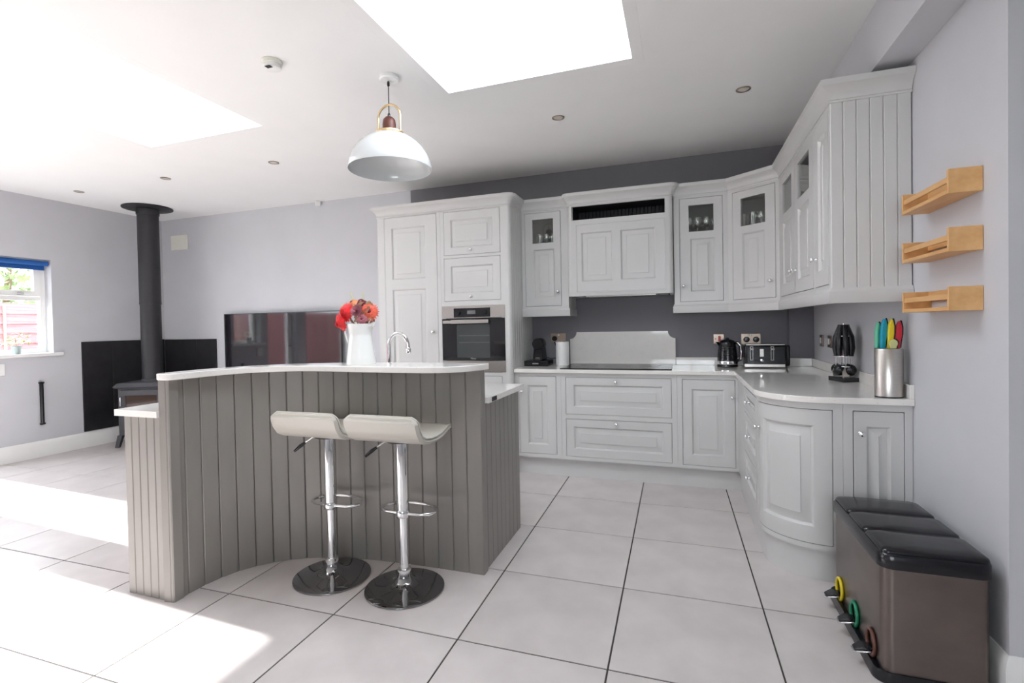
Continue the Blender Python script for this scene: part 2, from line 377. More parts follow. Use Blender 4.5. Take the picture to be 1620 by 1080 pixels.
# left wall with window and two glazed door openings
WIN = (-.72, -.20, 1.075, 2.06); D1 = (-1.50, -.86, 2.10); D2 = (-4.10, -1.74, 2.10)
mb = MB(); X0, X1 = XL-WT, XL
mb.box(X0, WIN[1], 0, X1, YB, ZC)
mb.box(X0, WIN[0], 0, X1, WIN[1], WIN[2]).box(X0, WIN[0], WIN[3], X1, WIN[1], ZC)
mb.box(X0, D1[1], 0, X1, WIN[0], ZC).box(X0, D1[0], D1[2], X1, D1[1], ZC).box(X0, D2[1], 0, X1, D1[0], ZC).box(X0, D2[0], D2[2], X1, D2[1], ZC).box(X0, YFR, 0, X1, D2[0], ZC)
struct('wall_left', mb, M_WALL, 'pale grey wall with the window and glazed garden doors', 'wall', smooth=0)
mb = MB().box(XR, YC, 0, XR+.16, YB, ZC)
struct('wall_right', mb, M_WALL, 'pale grey wall on the right carrying the spice shelves', 'wall', smooth=0)
struct('wall_return', MB().box(XR+.16, YC, 0, XFAR, YC+.16, ZC), M_WALL, 'short grey wall turning away past the bin', 'wall', smooth=0)
struct('wall_far', MB().box(XFAR, YFR, 0, XFAR+WT, YC+.16, ZC), M_WALL, 'grey wall of the adjoining space to the right', 'wall', smooth=0)
BW = (.2, 2.0, 1.0, 2.2)  # unseen window opening, added to bring frontal fill light into the room
mb = MB(); mb.box(XL-WT, YFR-WT, 0, BW[0], YFR, ZC).box(BW[1], YFR-WT, 0, XFAR+WT, YFR, ZC).box(BW[0], YFR-WT, 0, BW[1], YFR, BW[2]).box(BW[0], YFR-WT, BW[3], BW[1], YFR, ZC)
struct('wall_front', mb, M_WALL, 'grey wall behind the viewer with an opening for the added fill window', 'wall', smooth=0)
w = thing('fill_window', 'wide white framed window added unseen behind the viewer for fill light', 'window', ((BW[0]+BW[1])/2, YFR-.15, BW[2]), kind='structure')
XFB = lambda x, y, z: Vector((x, YFR-.18+y, z))
obj('window_frame', slab(BW[0], BW[2], BW[1], BW[3], [(BW[0]+.06+i*.87, BW[2]+.06, BW[0]+.87+i*.87, BW[3]-.06) for i in range(2)], 0, .06), M_TRIM, w, xf=XFB, smooth=0)
for i in range(2): obj('pane', MB().box(BW[0]+.05+i*.87, .025, BW[2]+.05, BW[0]+.88+i*.87, .031, BW[3]-.05), G_PANE, w, xf=XFB, smooth=0)
struct('trim_beam', MB().box(1.744, YFR, 2.422, XR-.001, YB-.001, ZC-.001), M_WALL, 'pale grey boxed beam under the ceiling along the right wall', 'beam', smooth=0)
struct('trim_boxing', MB().box(1.712, .95, 0, XR-.001, YB-.001, ZC-.001), M_DWALL, 'narrow grey boxed pipe casing in the kitchen corner', 'boxing', smooth=0)
# skirting boards
SK = [(0, 0), (.018, 0), (.018, .125), (.014, .138), (.012, .150), (.006, .160), (.004, .168), (0, .168)]
def skirt(name, path, label): struct(name, MB().sweep(path, SK), M_TRIM, label, 'skirting', smooth=30)
skirt('baseboard_left', [(XL, D1[1]+.05), (XL, YB)], 'tall white skirting board under the window')
skirt('baseboard_back', [(XL+.02, YB), (-1.80, YB)], 'white skirting board behind the stove and television')
skirt('baseboard_right', [(XR, -.86), (XR, YC), (XFAR, YC)], 'white moulded skirting board turning the corner behind the bin')

# garden window in the left wall
def wframe(parent, y0, y1, z0, z1, t, x, d=.06, name='window_frame', material=M_TRIM):
    return obj(name, slab(y0, z0, y1, z1, [(y0+t, z0+t, y1-t, z1-t)], 0, d), material, parent, xf=lambda a, b, c: Vector((x-b, a, c)), bevel=.004)
w = thing('window_1', 'white framed garden window with an opening top light', 'window', (XL-.1, (WIN[0]+WIN[1])/2, WIN[2]), kind='structure')
xw = XL-.115
wframe(w, WIN[0], WIN[1], WIN[2], WIN[3], .045, xw)
obj('transom', MB().box(xw-.06, WIN[0]+.045, 1.63, xw, WIN[1]-.045, 1.675), M_TRIM, w, bevel=.004)
tl = wframe(w, WIN[0]+.047, WIN[1]-.047, 1.677, WIN[3]-.047, .055, xw+.012, .05, 'top_light')
obj('catch', MB().box(xw+.012, -.46, 1.69, xw+.03, -.40, 1.705), M_CHROME, tl)
obj('pane', MB().box(xw-.03, WIN[0]+.09, 1.72, xw-.024, WIN[1]-.09, WIN[3]-.09), G_PANE, w, smooth=0)
obj('pane', MB().box(xw-.03, WIN[0]+.04, WIN[2]+.04, xw-.024, WIN[1]-.04, 1.64), G_PANE, w, smooth=0)
obj('window_sill', MB().box(XL-.10, WIN[0]-.06, WIN[2]-.03, XL+.045, WIN[1]+.07, WIN[2]+.004), M_TRIM, w, bevel=.006)
for n, D, k in (('door_1', D1, 1), ('door_2', D2, 2)):
    d = thing(n, 'white framed glazed garden door beside the window' if k == 1 else 'wide white framed sliding glazed garden doors', 'door', (XL-.13, (D[0]+D[1])/2, 0), kind='structure')
    wframe(d, D[0], D[1], 0, D[2], .035, XL-.10, .07, 'door_frame')
    lw = (D[1]-D[0]-.07)/k
    for i in range(k):
        a = D[0]+.035+i*lw
        leaf = wframe(d, a+.002, a+lw-.002, .037, D[2]-.037, .035, XL-.11, .045, 'door_leaf')
        obj('pane', MB().box(XL-.135, a+.03, .07, XL-.129, a+lw-.03, D[2]-.07), G_PANE, leaf, smooth=0)
        obj('handle', MB().tube([(XL-.108, a+.02, 1.0), (XL-.06, a+.02, 1.0), (XL-.06, a+.10, 1.0)], .008, 8), M_CHROME, leaf, smooth=50)
# roller blind
b = thing('roller_blind', 'blue roller blind rolled up at the top of the garden window', 'blind', (XL-.03, -.46, 1.95))
obj('cassette', MB().tube([(XL-.035, WIN[0]+.01, 2.02), (XL-.035, WIN[1]-.012, 2.02)], .026, 16), M_BLUE, b)
obj('fabric', MB().box(XL-.058, WIN[0]+.02, 1.962, XL-.055, WIN[1]-.03, 2.02), M_BLUE, b)
obj('bottom_bar', MB().box(XL-.062, WIN[0]+.02, 1.95, XL-.051, WIN[1]-.03, 1.966), M_BLUE, b, bevel=.003)
# potted plant on the sill
p = thing('potted_plant', 'small leafy plant in a grey-green pot on the window sill', 'plant', (XL-.028, -.505, WIN[2]+.004))
cz = WIN[2]+.004
obj('pot', MB().lathe([(.032, 0), (.040, .075), (.043, .078), (.043, .085), (.038, .085), (.036, .07)], (XL-.028, -.505, cz), 20), M_POT, p, smooth=40)
mb = MB()
for i in range(70):
    a = R_.uniform(0, 2*PI); e = R_.uniform(.1, 1.3); L = R_.uniform(.06, .17)
    q = Vector((XL-.028+.55*L*math.cos(a)*math.cos(e), -.505+L*math.sin(a)*math.cos(e), cz+.09+L*math.sin(e)*.85))
    if q.x < XL-.075: q.x = XL-.075
    u = Vector((R_.uniform(-1, 1), R_.uniform(-1, 1), R_.uniform(-.5, .5))).normalized()*.022; v = u.cross(Vector((R_.uniform(-1, 1), 0, 1)).normalized())*.6
    mb.add([q-u, q+v*.6, q+u, q-v*.6], [(0, 1, 2, 3)])
obj('foliage', mb, M_LEAFP, p, smooth=0)
obj('stem', MB().tube([(XL-.028, -.505, cz+.05), (XL-.03, -.51, cz+.16)], .004, 6), M_STEM, p)

# the garden
struct('ground_lawn', MB().box(-22, -16, -.16, -8.0, 16, -.12), M_GRASS, 'lawn in front of the garden fence', 'lawn', smooth=0)
struct('ground_patio', MB().box(-8.0, -16, -.16, XL-WT, 16, -.11), M_PAVE, 'paved patio outside the glazed doors', 'patio', smooth=0)
struct('ground_rear', MB().box(XL-WT, -16, -.16, 12, YFR-WT, -.12), M_GRASS, 'lawn behind the viewer', 'lawn', smooth=0)
PW = 1.83
for i in range(-6, 3):
    y0 = 1.0+i*PW
    where = ['ninth and last of the run from the stove end', 'eighth of the run from the stove end', 'seventh of the run from the stove end', 'sixth of the run from the stove end', 'opposite the wide sliding doors', 'opposite the single glazed door', 'opposite the blue window blind', 'seen straight through the garden window', 'beyond the stove corner'][i+6]
    f = thing('fence_panel', 'red-brown slatted timber fence panel '+where, 'fence', (-10, y0+PW/2, -.12), 'garden fence panels')
    for k in range(11):
        z = -.08+k*.172; mb = MB().add([(-10.012, y0+.05, z), (-9.985, y0+.05, z), (-10.008, y0+.05, z+.185), (-10.018, y0+.05, z+.185), (-10.012, y0+PW-.05, z), (-9.985, y0+PW-.05, z), (-10.008, y0+PW-.05, z+.185), (-10.018, y0+PW-.05, z+.185)],
            [(0, 1, 2, 3), (7, 6, 5, 4), (0, 4, 5, 1), (1, 5, 6, 2), (2, 6, 7, 3), (3, 7, 4, 0)])
        obj('slat', mb, M_FENCE, f, smooth=0)
    obj('post', MB().box(-10.05, y0-.05, -.12, -9.95, y0+.05, 1.80), M_POST, f)
    for q in (.33, .66): obj('batten', MB().box(-9.99, y0+PW*q-.02, -.1, -9.965, y0+PW*q+.02, 1.78), M_POST, f)
def tree(x, y, h, rad, label, n=900):
    t = thing('garden_tree', label, 'tree', (x, y, -.12), 'trees beyond the fence')
    obj('trunk', MB().tube([(x, y, -.12), (x+.05, y, h*.5), (x, y+.1, h*.8)], [.11, .08, .04], 8), M_BARK, t)
    mb = MB()
    for i in range(n):
        a, c = R_.uniform(0, 2*PI), R_.uniform(-1, 1); s = math.sqrt(1-c*c); rr = rad*R_.uniform(.45, 1)
        q = Vector((x+rr*s*math.cos(a), y+rr*s*math.sin(a), h*.72+rr*c*.85))
        u = Vector((R_.gauss(0, 1), R_.gauss(0, 1), R_.gauss(0, 1))).normalized()*.13; v = u.cross(Vector((R_.gauss(0, 1), R_.gauss(0, 1), R_.gauss(0, 1))).normalized())
        mb.add([q-u, q+v*.5, q+u, q-v*.5], [(0, 1, 2, 3)])
    obj('crown', mb, M_LEAF, t, smooth=0)
tree(-12.6, 2.9, 3.9, 1.5, 'leafy green tree behind the fence, seen in the top of the window')
tree(-13.2, 6.2, 4.6, 1.7, 'large green tree farthest along behind the fence')
# ------------------------------------------------------------------ fitted kitchen
def boards(parent, xf, x0, x1, z0, z1, n, t=.014, material=None, y=0, ch=.004):
    w = (x1-x0)/n; out = []
    for i in range(n):
        a, b = x0+i*w+.0004, x0+(i+1)*w-.0004
        prof = [(a, y+t), (a, y+ch), (a+ch, y), (b-ch, y), (b, y+ch), (b, y+t)]
        mb = MB().loft([[(px, py, z0) for px, py in prof], [(px, py, z1) for px, py in prof]])
        out.append(obj('board', mb, material or M_CAB, parent, xf=xf, smooth=0))
    return out
def arc(cx, cy, r, a0, a1, n=6, ry=None):
    return [(cx+r*math.cos(a0+(a1-a0)*i/n), cy+(ry or r)*math.sin(a0+(a1-a0)*i/n)) for i in range(n+1)]
XFT = frame(0, .40, 1, 0)            # tall units face
YT = .40
# --- integrated fridge housing
u = thing('fridge_housing', 'tall pale grey cupboard with one two-panel door left of the oven', 'cabinet', (-1.43, .72, 0))
carcass(u, XFT, -1.757, .15, -1.112, 2.30, .024, YB-YT-.002)
obj('face_frame', slab(-1.757, .15, -1.112, 2.30, [(-1.684, .19, -1.147, 2.284)], 0, .022), M_CAB, u, xf=XFT, bevel=.002)
door(u, XFT, -1.681, .193, -1.150, 2.281, [(-1.612, .29, -1.262, 1.625), (-1.612, 1.71, -1.262, 2.188)], knobs=[(-1.199, 1.231)])
obj('crown_moulding', MB().sweep([(-1.757, YB-.003), (-1.757, YT), (-1.112, YT)], CROWN, post=(-.5, YT)), M_CAB, u, smooth=30)
obj('plinth_board', MB().box(-1.74, YT+.05, 0, -1.112, YT+.07, .149), M_CAB, u)
# --- oven housing
XO = -.455
u = thing('oven_housing', 'tall pale grey oven tower with two lift-up doors and rounded corner post', 'cabinet', (-.78, .72, 0))
carcass(u, XFT, -1.1115, .15, XO-.016, 2.30, .024, YB-YT-.002, material=M_CAB)
obj('face_frame', slab(-1.111, .15, XO-.035, 2.30, [(-1.077, 1.899, -.547, 2.281), (-1.080, 1.496, -.549, 1.874), (-1.085, .872, -.545, 1.448), (-1.080, .19, -.549, .842)], 0, .022), M_CAB, u, xf=XFT, bevel=.002)
door(u, XFT, -1.074, 1.902, -.550, 2.278, [(-1.014, 1.962, -.612, 2.214)], knobs=[(-.817, 1.938)], name='lift_up_door')
door(u, XFT, -1.077, 1.499, -.552, 1.871, [(-1.017, 1.560, -.614, 1.808)], knobs=[(-.82, 1.531)], name='lift_up_door')
door(u, XFT, -1.077, .193, -.552, .839, [(-1.017, .26, -.614, .775)], knobs=[(-.815, .80)], name='drawer')
post = [(XO-.035, YT+.02), (XO-.035, YT-.001)]+arc(XO-.032, YT+.030, .031, -PI/2, 0, 6)+[(XO-.001, YT+.05), (XO-.02, YT+.05)]
obj('corner_post', MB().prism(post, .15, 2.30), M_CAB, u, smooth=40)
XFS = frame(XO, YT+.05, 0, 1)
boards(u, XFS, 0, YB-YT-.053, .15, 2.30, 9, .015)
obj('crown_moulding', MB().sweep([(-1.1115, YT)]+[(XO-.03, YT)]+arc(XO-.03, YT+.03, .03, -PI/2, 0, 5)[1:]+[(XO, YB-.003)], CROWN, pre=(-1.7, YT)), M_CAB, u, smooth=30)
obj('plinth_board', MB().box(-1.1115, YT+.05, 0, XO-.02, YT+.07, .149).box(XO-.04, YT+.07, 0, XO-.02, YB-.004, .149), M_CAB, u)
# --- oven
o = thing('oven', 'built-in stainless steel and black glass electric oven', 'oven', (-.815, .70, .874))
XV = frame(0, YT-.004, 1, 0)
def B(name, x0, z0, x1, z1, y0, y1, m, par=None, bevel=.002, label=None): return obj(name, MB().box(x0, y0, z0, x1, y1, z1), m, par or o, xf=XV, bevel=bevel, label=label)
obj('oven_cavity', MB().box(-1.08, .03, .89, -.55, .031, 1.44).box(-1.08, .03, .89, -1.079, .55, 1.44).box(-.551, .03, .89, -.55, .55, 1.44).box(-1.08, .03, .89, -.55, .55, .891).box(-1.08, .03, 1.439, -.55, .55, 1.44).box(-1.08, .549, .89, -.55, .55, 1.44), M_BLKM, o, xf=XV, smooth=0)
B('control_fascia', -1.110, 1.345, -.514, 1.453, 0, .028, M_STEEL)
cp = B('control_panel', -.992, 1.352, -.648, 1.432, -.002, .001, M_BGLASS, bevel=.001)
obj('display', MB().box(-.862, -.003, 1.380, -.785, -.0015, 1.412), mat('display_grey', (.16, .165, .17), .25), cp, xf=XV, smooth=0)
for kx in (-.945, -.697): obj('dial', MB().lathe([(.019, 0), (.019, .014), (.016, .018), (.0003, .018)], n=20), M_BLACK, cp, xf=lambda a, b, c, kx=kx: XV(kx+a, -.002-c, 1.393+b), smooth=40)
dr = obj('door_glass', MB().box(-1.108, 0, .974, -.516, .026, 1.341), M_BGLASS, o, xf=XV, bevel=.002)
hd = obj('handle', MB().box(-1.008, -.038, 1.298, -.655, -.026, 1.330).box(-1.085, -.034, 1.300, -1.008, -.026, 1.325).box(-.99, -.028, 1.305, -.97, .002, 1.322).box(-.70, -.028, 1.305, -.68, .002, 1.322), M_STEEL, dr, xf=XV, bevel=.003)
fc = bpy.data.curves.new('oven_badge', 'FONT'); fc.body = 'Miele'; fc.size = .024; fc.extrude = .0004; fc.align_x = 'CENTER'
fo = bpy.data.objects.new('oven_badge', fc); COL.objects.link(fo); bpy.context.view_layer.update()
fm = bpy.data.meshes.new_from_object(fo.evaluated_get(bpy.context.evaluated_depsgraph_get())); bpy.data.objects.remove(fo)
for v in fm.vertices: v.co = XV(-.812+v.co.x, -.0012-v.co.z, .985+v.co.y)-OFF[o]
bo = bpy.data.objects.new('oven_badge', fm); COL.objects.link(bo); bo.parent = dr; fm.materials.clear(); fm.materials.append(M_STEEL)
B('lower_trim', -1.110, .876, -.514, .971, 0, .026, M_STEEL)
win_ = obj('viewing_window', MB().box(-.965, -.0006, 1.0, -.655, .0002, 1.29), mat('smoked_glass', (.035, .042, .042), .05, spec=.8), dr, xf=XV, smooth=0)
for z in (1.13, 1.19): obj('rack_bar', MB().box(-.945, -.0012, z, -.66, -.0006, z+.004), mat('rack_grey', (.11, .12, .12), .3), dr, xf=XV, smooth=0)

# --- wall cabinets on the back wall
YU = .713; XFU = frame(0, YU, 1, 0); DU = YB-YU-.003
def wall_unit(name, label, x0, x1, dx0, dx1, knobx, pre=None, post=None, end_right=False):
    u = thing(name, label, 'cabinet', ((x0+x1)/2, (YU+YB)/2, 1.348))
    carcass(u, XFU, x0, 1.42, x1, 2.30, .024, DU, [1.975], inner=True)
    obj('face_frame', slab(x0, 1.42, x1, 2.30, [(dx0-.003, 1.439, dx1+.003, 2.271)], 0, .022), M_CAB, u, xf=XFU, bevel=.002)
    door(u, XFU, dx0, 1.442, dx1, 2.268, [(dx0+.075, 1.515, dx1-.055, 1.948)], [(dx0+.068, 2.000, dx1-.064, 2.212)], knobs=[(knobx, 1.565)])
    obj('crown_moulding', MB().sweep([(x0, YU), (x1, YU)], CROWN, pre=pre, post=post), M_CAB, u, smooth=30)
    pp = [(x0, YU), (x1, YU)]
    if end_right: pp = [(x0, YU), (x1, YU), (x1, YB-.003)]
    if end_right == -1: pp = [(x0, YB-.003), (x0, YU), (x1, YU)]
    obj('pelmet', MB().sweep(pp, PELMET, post=post), M_CAB, u, smooth=30)
    return u
wall_unit('wall_cabinet', 'narrow wall cabinet with small glass pane, between oven tower and extractor', XO+.003, -.030, -.419, -.096, -.125, end_right=True)
wall_unit('wall_cabinet', 'wall cabinet with small glass pane showing wine glasses, right of the extractor', .846, 1.250, .893, 1.211, .918, post=(1.56, .45), end_right=-1)
# --- extractor canopy
YH = .64; XFH = frame(0, YH, 1, 0)
u = thing('extractor_canopy', 'two-panel extractor canopy above the hob with an open dark slot on top', 'extractor hood', (.41, .84, 1.512))
hx0, hx1 = -.020, .839
mb = MB(); d1 = YB-YH-.003
mb.box(hx0+.03, .024, 1.53, hx0+.045, d1, 2.30).box(hx1-.045, .024, 1.53, hx1-.03, d1, 2.30).box(hx0+.045, .024, 2.285, hx1-.045, d1, 2.30).box(hx0+.045, .024, 2.13, hx1-.045, d1, 2.145).box(hx0+.045, .024, 1.515, hx1-.045, d1, 1.53).box(hx0+.045, d1-.01, 2.145, hx1-.045, d1, 2.285)
obj('carcass', mb, M_CAB, u, xf=XFH, smooth=0)
obj('slot_shade_lining', MB().box(hx0+.046, .024, 2.280, hx1-.046, d1-.11, 2.284).box(hx0+.046, .024, 2.146, hx1-.046, d1-.11, 2.149).box(hx0+.046, .024, 2.149, hx0+.049, d1-.11, 2.280).box(hx1-.049, .024, 2.149, hx1-.046, d1-.11, 2.280), M_BLKM, u, xf=XFH, smooth=0)  # blackened sheets: the slot's inner shade is set into their colour
boards(u, frame(0, YH+d1-.10, 1, 0), hx0+.046, hx1-.046, 2.146, 2.284, 24, .012, M_BLKM)  # boards coloured black as well, for the shade in the recess
obj('fascia', slab(hx0+.03, 1.512, hx1-.03, 2.30, [(.022, 2.160, .781, 2.276), (.058, 1.545, .777, 2.118)], 0, .022), M_CAB, u, xf=XFH, bevel=.002)
door(u, XFH, .060, 1.547, .775, 2.116, [(.099, 1.632, .362, 2.052), (.425, 1.632, .706, 2.052)], name='front_panel', y=-.002)
obj('bead_frame', slab(.050, 1.537, .785, 2.126, [(.062, 1.549, .773, 2.114)], -.007, .001), M_CAB, u, xf=XFH, bevel=.003)
for sx, e in ((hx0, 1), (hx1, -1)):
    c = (sx+e*.03, YH+.03)
    pts = arc(c[0], c[1], .03, PI if e > 0 else -PI/2, 3*PI/2 if e > 0 else 0, 6)
    poly = pts+([(c[0], YB-.004), (sx, YB-.004)] if e > 0 else [(sx, YB-.004), (c[0], YB-.004)])
    obj('side_post', MB().prism(poly, 1.512, 2.30), M_CAB, u, smooth=40)
obj('crown_moulding', MB().sweep([(hx0, YU+.01)]+arc(hx0+.03, YH+.03, .03, PI, 3*PI/2, 5)+arc(hx1-.03, YH+.03, .03, -PI/2, 0, 5)+[(hx1, YU+.01)], CROWN), M_CAB, u, smooth=30)
obj('underside_filter', MB().box(.12, .08, 1.505, .70, .30, 1.515), M_STEEL, u, xf=XFH)
# --- diagonal corner cabinet
A_, B_ = (1.250, YU), (1.5665, .45); LD = math.hypot(B_[0]-A_[0], B_[1]-A_[1])
XFD = frame(*A_, B_[0]-A_[0], B_[1]-A_[1])
u = thing('corner_wall_cabinet', 'diagonal corner wall cabinet with glassware behind a small pane', 'cabinet', (1.6, .8, 1.348))
poly = [(1.251, YU+.02), (1.5665+.02, .451), (1.70, .451), (1.70, .94), (1.60, YB-.005), (1.251, YB-.005)]
mb = MB().prism(poly, 1.42, 1.438).prism(poly, 2.282, 2.30).box(1.251, YU+.03, 1.438, 1.265, YB-.005, 2.282).box(1.60, .451, 1.438, 1.70, .465, 2.282).box(1.69, .465, 1.438, 1.70, .94, 2.282)
obj('back_panel', MB().box(1.265, YB-.012, 1.438, 1.60, YB-.005, 2.282).box(1.680, .465, 1.438, 1.689, .94, 2.282), M_DARKIN, u, smooth=0)
obj('carcass', mb, M_CAB, u, smooth=0)
obj('shelf', MB().prism([(a+(.012 if a < 1.3 else -.014 if a > 1.65 else 0), b+(.012 if b < .8 else -.014)) for a, b in poly], 1.957, 1.975), M_DARKIN, u, smooth=0)
obj('face_frame', slab(0, 1.42, LD, 2.30, [(.040, 1.439, LD-.028, 2.271)], 0, .022), M_CAB, u, xf=XFD, bevel=.002)
door(u, XFD, .043, 1.442, LD-.031, 2.268, [(.118, 1.515, LD-.11, 1.948)], [(.111, 2.0, LD-.105, 2.212)], knobs=[(LD-.062, 1.565)])
obj('crown_moulding', MB().sweep([A_, B_], CROWN, pre=(.9, YU), post=(B_[0], -.5)), M_CAB, u, smooth=30)
obj('pelmet', MB().sweep([A_, B_], PELMET, pre=(.9, YU), post=(B_[0], -.5)), M_CAB, u, smooth=30)
# --- wall cabinets on the right wall
XU = 1.5665; XFR = frame(XU, .45, 0, -1)       # x runs toward the viewer
def yl(y): return .45-y
DR = XR-XU-.003
u = thing('double_wall_cabinet', 'double wall cabinet with two small glass panes on the right wall', 'cabinet', (1.73, -.05, 1.348))
carcass(u, XFR, .001, 1.42, yl(-.560), 2.30, .024, DR, [1.975])
obj('face_frame', slab(.001, 1.42, yl(-.560), 2.30, [(yl(.405), 1.439, yl(-.538), 2.271)], 0, .022), M_CAB, u, xf=XFR, bevel=.002)
a0, a1, a2 = yl(.402), yl(-.066), yl(-.535)
for i, (p, q) in enumerate(((a0, a1-.0015), (a1+.0015, a2))):
    door(u, XFR, p, 1.442, q, 2.268, [(p+.085, 1.515, q-.085, 1.948)], [(p+.085, 2.0, q-.085, 2.212)], knobs=[((q-.035) if i == 0 else (p+.035), 1.58)])
obj('crown_moulding', MB().sweep([(XU, .45), (XU, -.560)], CROWN, pre=A_, post=(XU, -1)), M_CAB, u, smooth=30)
obj('pelmet', MB().sweep([(XU, .45), (XU, -.560)], PELMET, pre=A_, post=(XU, -1)), M_CAB, u, smooth=30)
u = thing('end_wall_cabinet', 'end wall cabinet with solid door and boarded side panel by the spice shelves', 'cabinet', (1.73, -.72, 1.348))
ye = -.857
carcass(u, XFR, yl(-.561), 1.42, yl(ye), 2.30, .024, DR)
obj('face_frame', slab(yl(-.561), 1.42, yl(ye), 2.30, [(yl(-.575), 1.439, yl(-.835), 2.271)], 0, .022), M_CAB, u, xf=XFR, bevel=.002)
door(u, XFR, yl(-.578), 1.442, yl(-.832), 2.268, [(yl(-.578)+.055, 1.515, yl(-.832)-.055, 2.195)], knobs=[(yl(-.605), 1.585)])
XFE = frame(XU, ye-.0145, 1, 0)
boards(u, XFE, 0.0, DR, 1.42, 2.30, 6, .014)
obj('crown_moulding', MB().sweep([(XU, -.561), (XU, ye-.014), (XR-.002, ye-.014)], CROWN), M_CAB, u, smooth=30)
obj('pelmet', MB().sweep([(XU, -.561), (XU, ye-.014), (XR-.002, ye-.014)], PELMET), M_CAB, u, smooth=30)

# --- glassware inside the wall cabinets
def wine_prof(h, r): return [(r*.85, 0), (r*.8, .003), (.004, .008), (.0035, h*.45), (r*.55, h*.52), (r, h*.68), (r*.95, h*.85), (r*.78, h), (r*.74, h), (r*.9, h*.84), (r*.93, h*.68), (r*.45, h*.54), (.0005, h*.50)]
def tumbler(h, r): return [(r*.8, 0), (r, h), (r*.94, h), (r*.74, .008), (.0005, .008)]
def ware(kind, x, y, z, h, r, label, group):
    o = obj('wine_glass' if kind == 'w' else 'tumbler', MB().lathe((wine_prof if kind == 'w' else tumbler)(h, r), (x, y, z), 16, cap=False), G_WARE, smooth=50)
    return tag(o, label, 'glass', group)
for x, y in ((.965, .80), (1.03, .79), (1.10, .80), (1.00, .90), (1.08, .92), (1.15, .88)): ware('w', x, y, 1.9755, .15, .034, 'stemmed wine glass in the cabinet right of the extractor', 'wine glasses right of the extractor')
for x, y, k in ((-.31, .82, 't'), (-.24, .80, 'w'), (-.18, .81, 't'), (-.27, .92, 'w')): ware(k, x, y, 1.9755, .12, .033, 'glass in the cabinet beside the oven tower', 'glasses beside the oven tower')
for x, y, k in ((1.37, .78, 't'), (1.43, .72, 't'), (1.49, .70, 'w'), (1.42, .86, 'w'), (1.50, .83, 't'), (1.55, .66, 'w')): ware(k, x, y, 1.9755, .14, .034, 'drinking glass behind the diagonal corner pane', 'glasses in the corner cabinet')

# --- base cabinets, back run
YF = .445; XFB_ = frame(0, YF, 1, 0); DB = YB-YF-.003
u = thing('base_cabinet', 'single-door base cabinet between oven tower and pan drawers', 'cabinet', (-.25, .74, .155))
carcass(u, XFB_, XO+.003, .155, -.051, .868, .024, DB)
obj('face_frame', slab(XO+.003, .155, -.051, .870, [(-.417, .187, -.093, .842)], 0, .022), M_CAB, u, xf=XFB_, bevel=.002)
door(u, XFB_, -.414, .190, -.096, .839, [(-.346, .262, -.163, .768)], knobs=[(-.390, .709)])
u = thing('pan_drawer_unit', 'wide base unit with two deep pan drawers under the hob', 'drawers', (.40, .74, .155))
carcass(u, XFB_, -.050, .155, .857, .868, .024, DB)
obj('face_frame', slab(-.050, .155, .857, .870, [(-.013, .183, .818, .494), (-.013, .532, .818, .839)], 0, .022), M_CAB, u, xf=XFB_, bevel=.002)
for z0, z1, kz in ((.535, .836, .803), (.186, .491, .466)):
    door(u, XFB_, -.010, z0, .815, z1, [(.050, z0+.058, .757, z1-.058)], knobs=[(.396, kz)], name='drawer')
u = thing('corner_base_cabinet', 'base cabinet with one panelled door in the inner corner below the kettle', 'cabinet', (1.1, .74, .155))
XF_ = 1.285
carcass(u, XFB_, .858, .155, XR-.18, .868, .024, DB)
obj('face_frame', slab(.858, .155, XF_+.02, .870, [(.895, .178, 1.266, .836)], 0, .022), M_CAB, u, xf=XFB_, bevel=.002)
door(u, XFB_, .898, .181, 1.263, .833, [(.960, .255, 1.195, .765)], knobs=[(1.243, .706)])
XFQ = frame(XF_, YF, 0, -1)
def yq(y): return YF-y
obj('corner_filler', MB().box(.001, 0, .155, yq(.092), .022, .870), M_CAB, u, xf=XFQ, bevel=.002)
# --- drawers on the right run
u = thing('drawer_unit', 'narrow stack of three drawers on the right-hand run', 'drawers', (1.58, -.23, .155))
DQ = XR-XF_-.003; y0, y1 = .09, -.55
carcass(u, XFQ, yq(y0), .155, yq(y1), .868, .024, DQ)
zz = [(.190, .415), (.445, .672), (.702, .839)]
obj('face_frame', slab(yq(y0), .155, yq(y1), .870, [(yq(.055), a-.003, yq(-.515), b+.003) for a, b in zz], 0, .022), M_CAB, u, xf=XFQ, bevel=.002)
for a, b in zz:
    door(u, XFQ, yq(.052), a, yq(-.512), b, [(yq(.052)+.055, a+.045, yq(-.512)-.055, b-.045)], knobs=[(yq(-.23), (a+b)/2)], name='drawer', raise_=.025)
# --- curved end cabinet
YE = -.86; ECX, ECY, RX, RY = 1.565, -.60, XF_-1.565, -.26
RX = 1.565-XF_; RY = ECY-YE
st = [(XF_, -.551)]; N = 40
for i in range(N+1):
    a = PI+(PI/2)*i/N; st.append((ECX+RX*math.cos(a), ECY+RY*math.sin(a)))
st.append((1.612, YE))
acc = [0]
for i in range(1, len(st)): acc.append(acc[-1]+math.dist(st[i], st[i-1]))
LC = acc[-1]
def curve_xf(off=0):
    def f(x, y, z):
        s = min(max(x, 0), LC)
        for i in range(1, len(acc)):
            if s <= acc[i]+1e-9: break
        t = (s-acc[i-1])/(acc[i]-acc[i-1]); p = Vector(st[i-1]).lerp(Vector(st[i]), t)
        # smooth normal
        def nrm(k):
            a = Vector(st[max(k-1, 0)]); b = Vector(st[min(k+1, len(st)-1)]); d = (b-a).normalized(); return Vector((d.y, -d.x))
        n = nrm(i-1).lerp(nrm(i), t).normalized()
        ex = x-s
        tang = Vector((-n.y, n.x))
        q = p-n*(y+off)+tang*ex
        return Vector((q.x, q.y, z))
    return f
XFC = curve_xf()
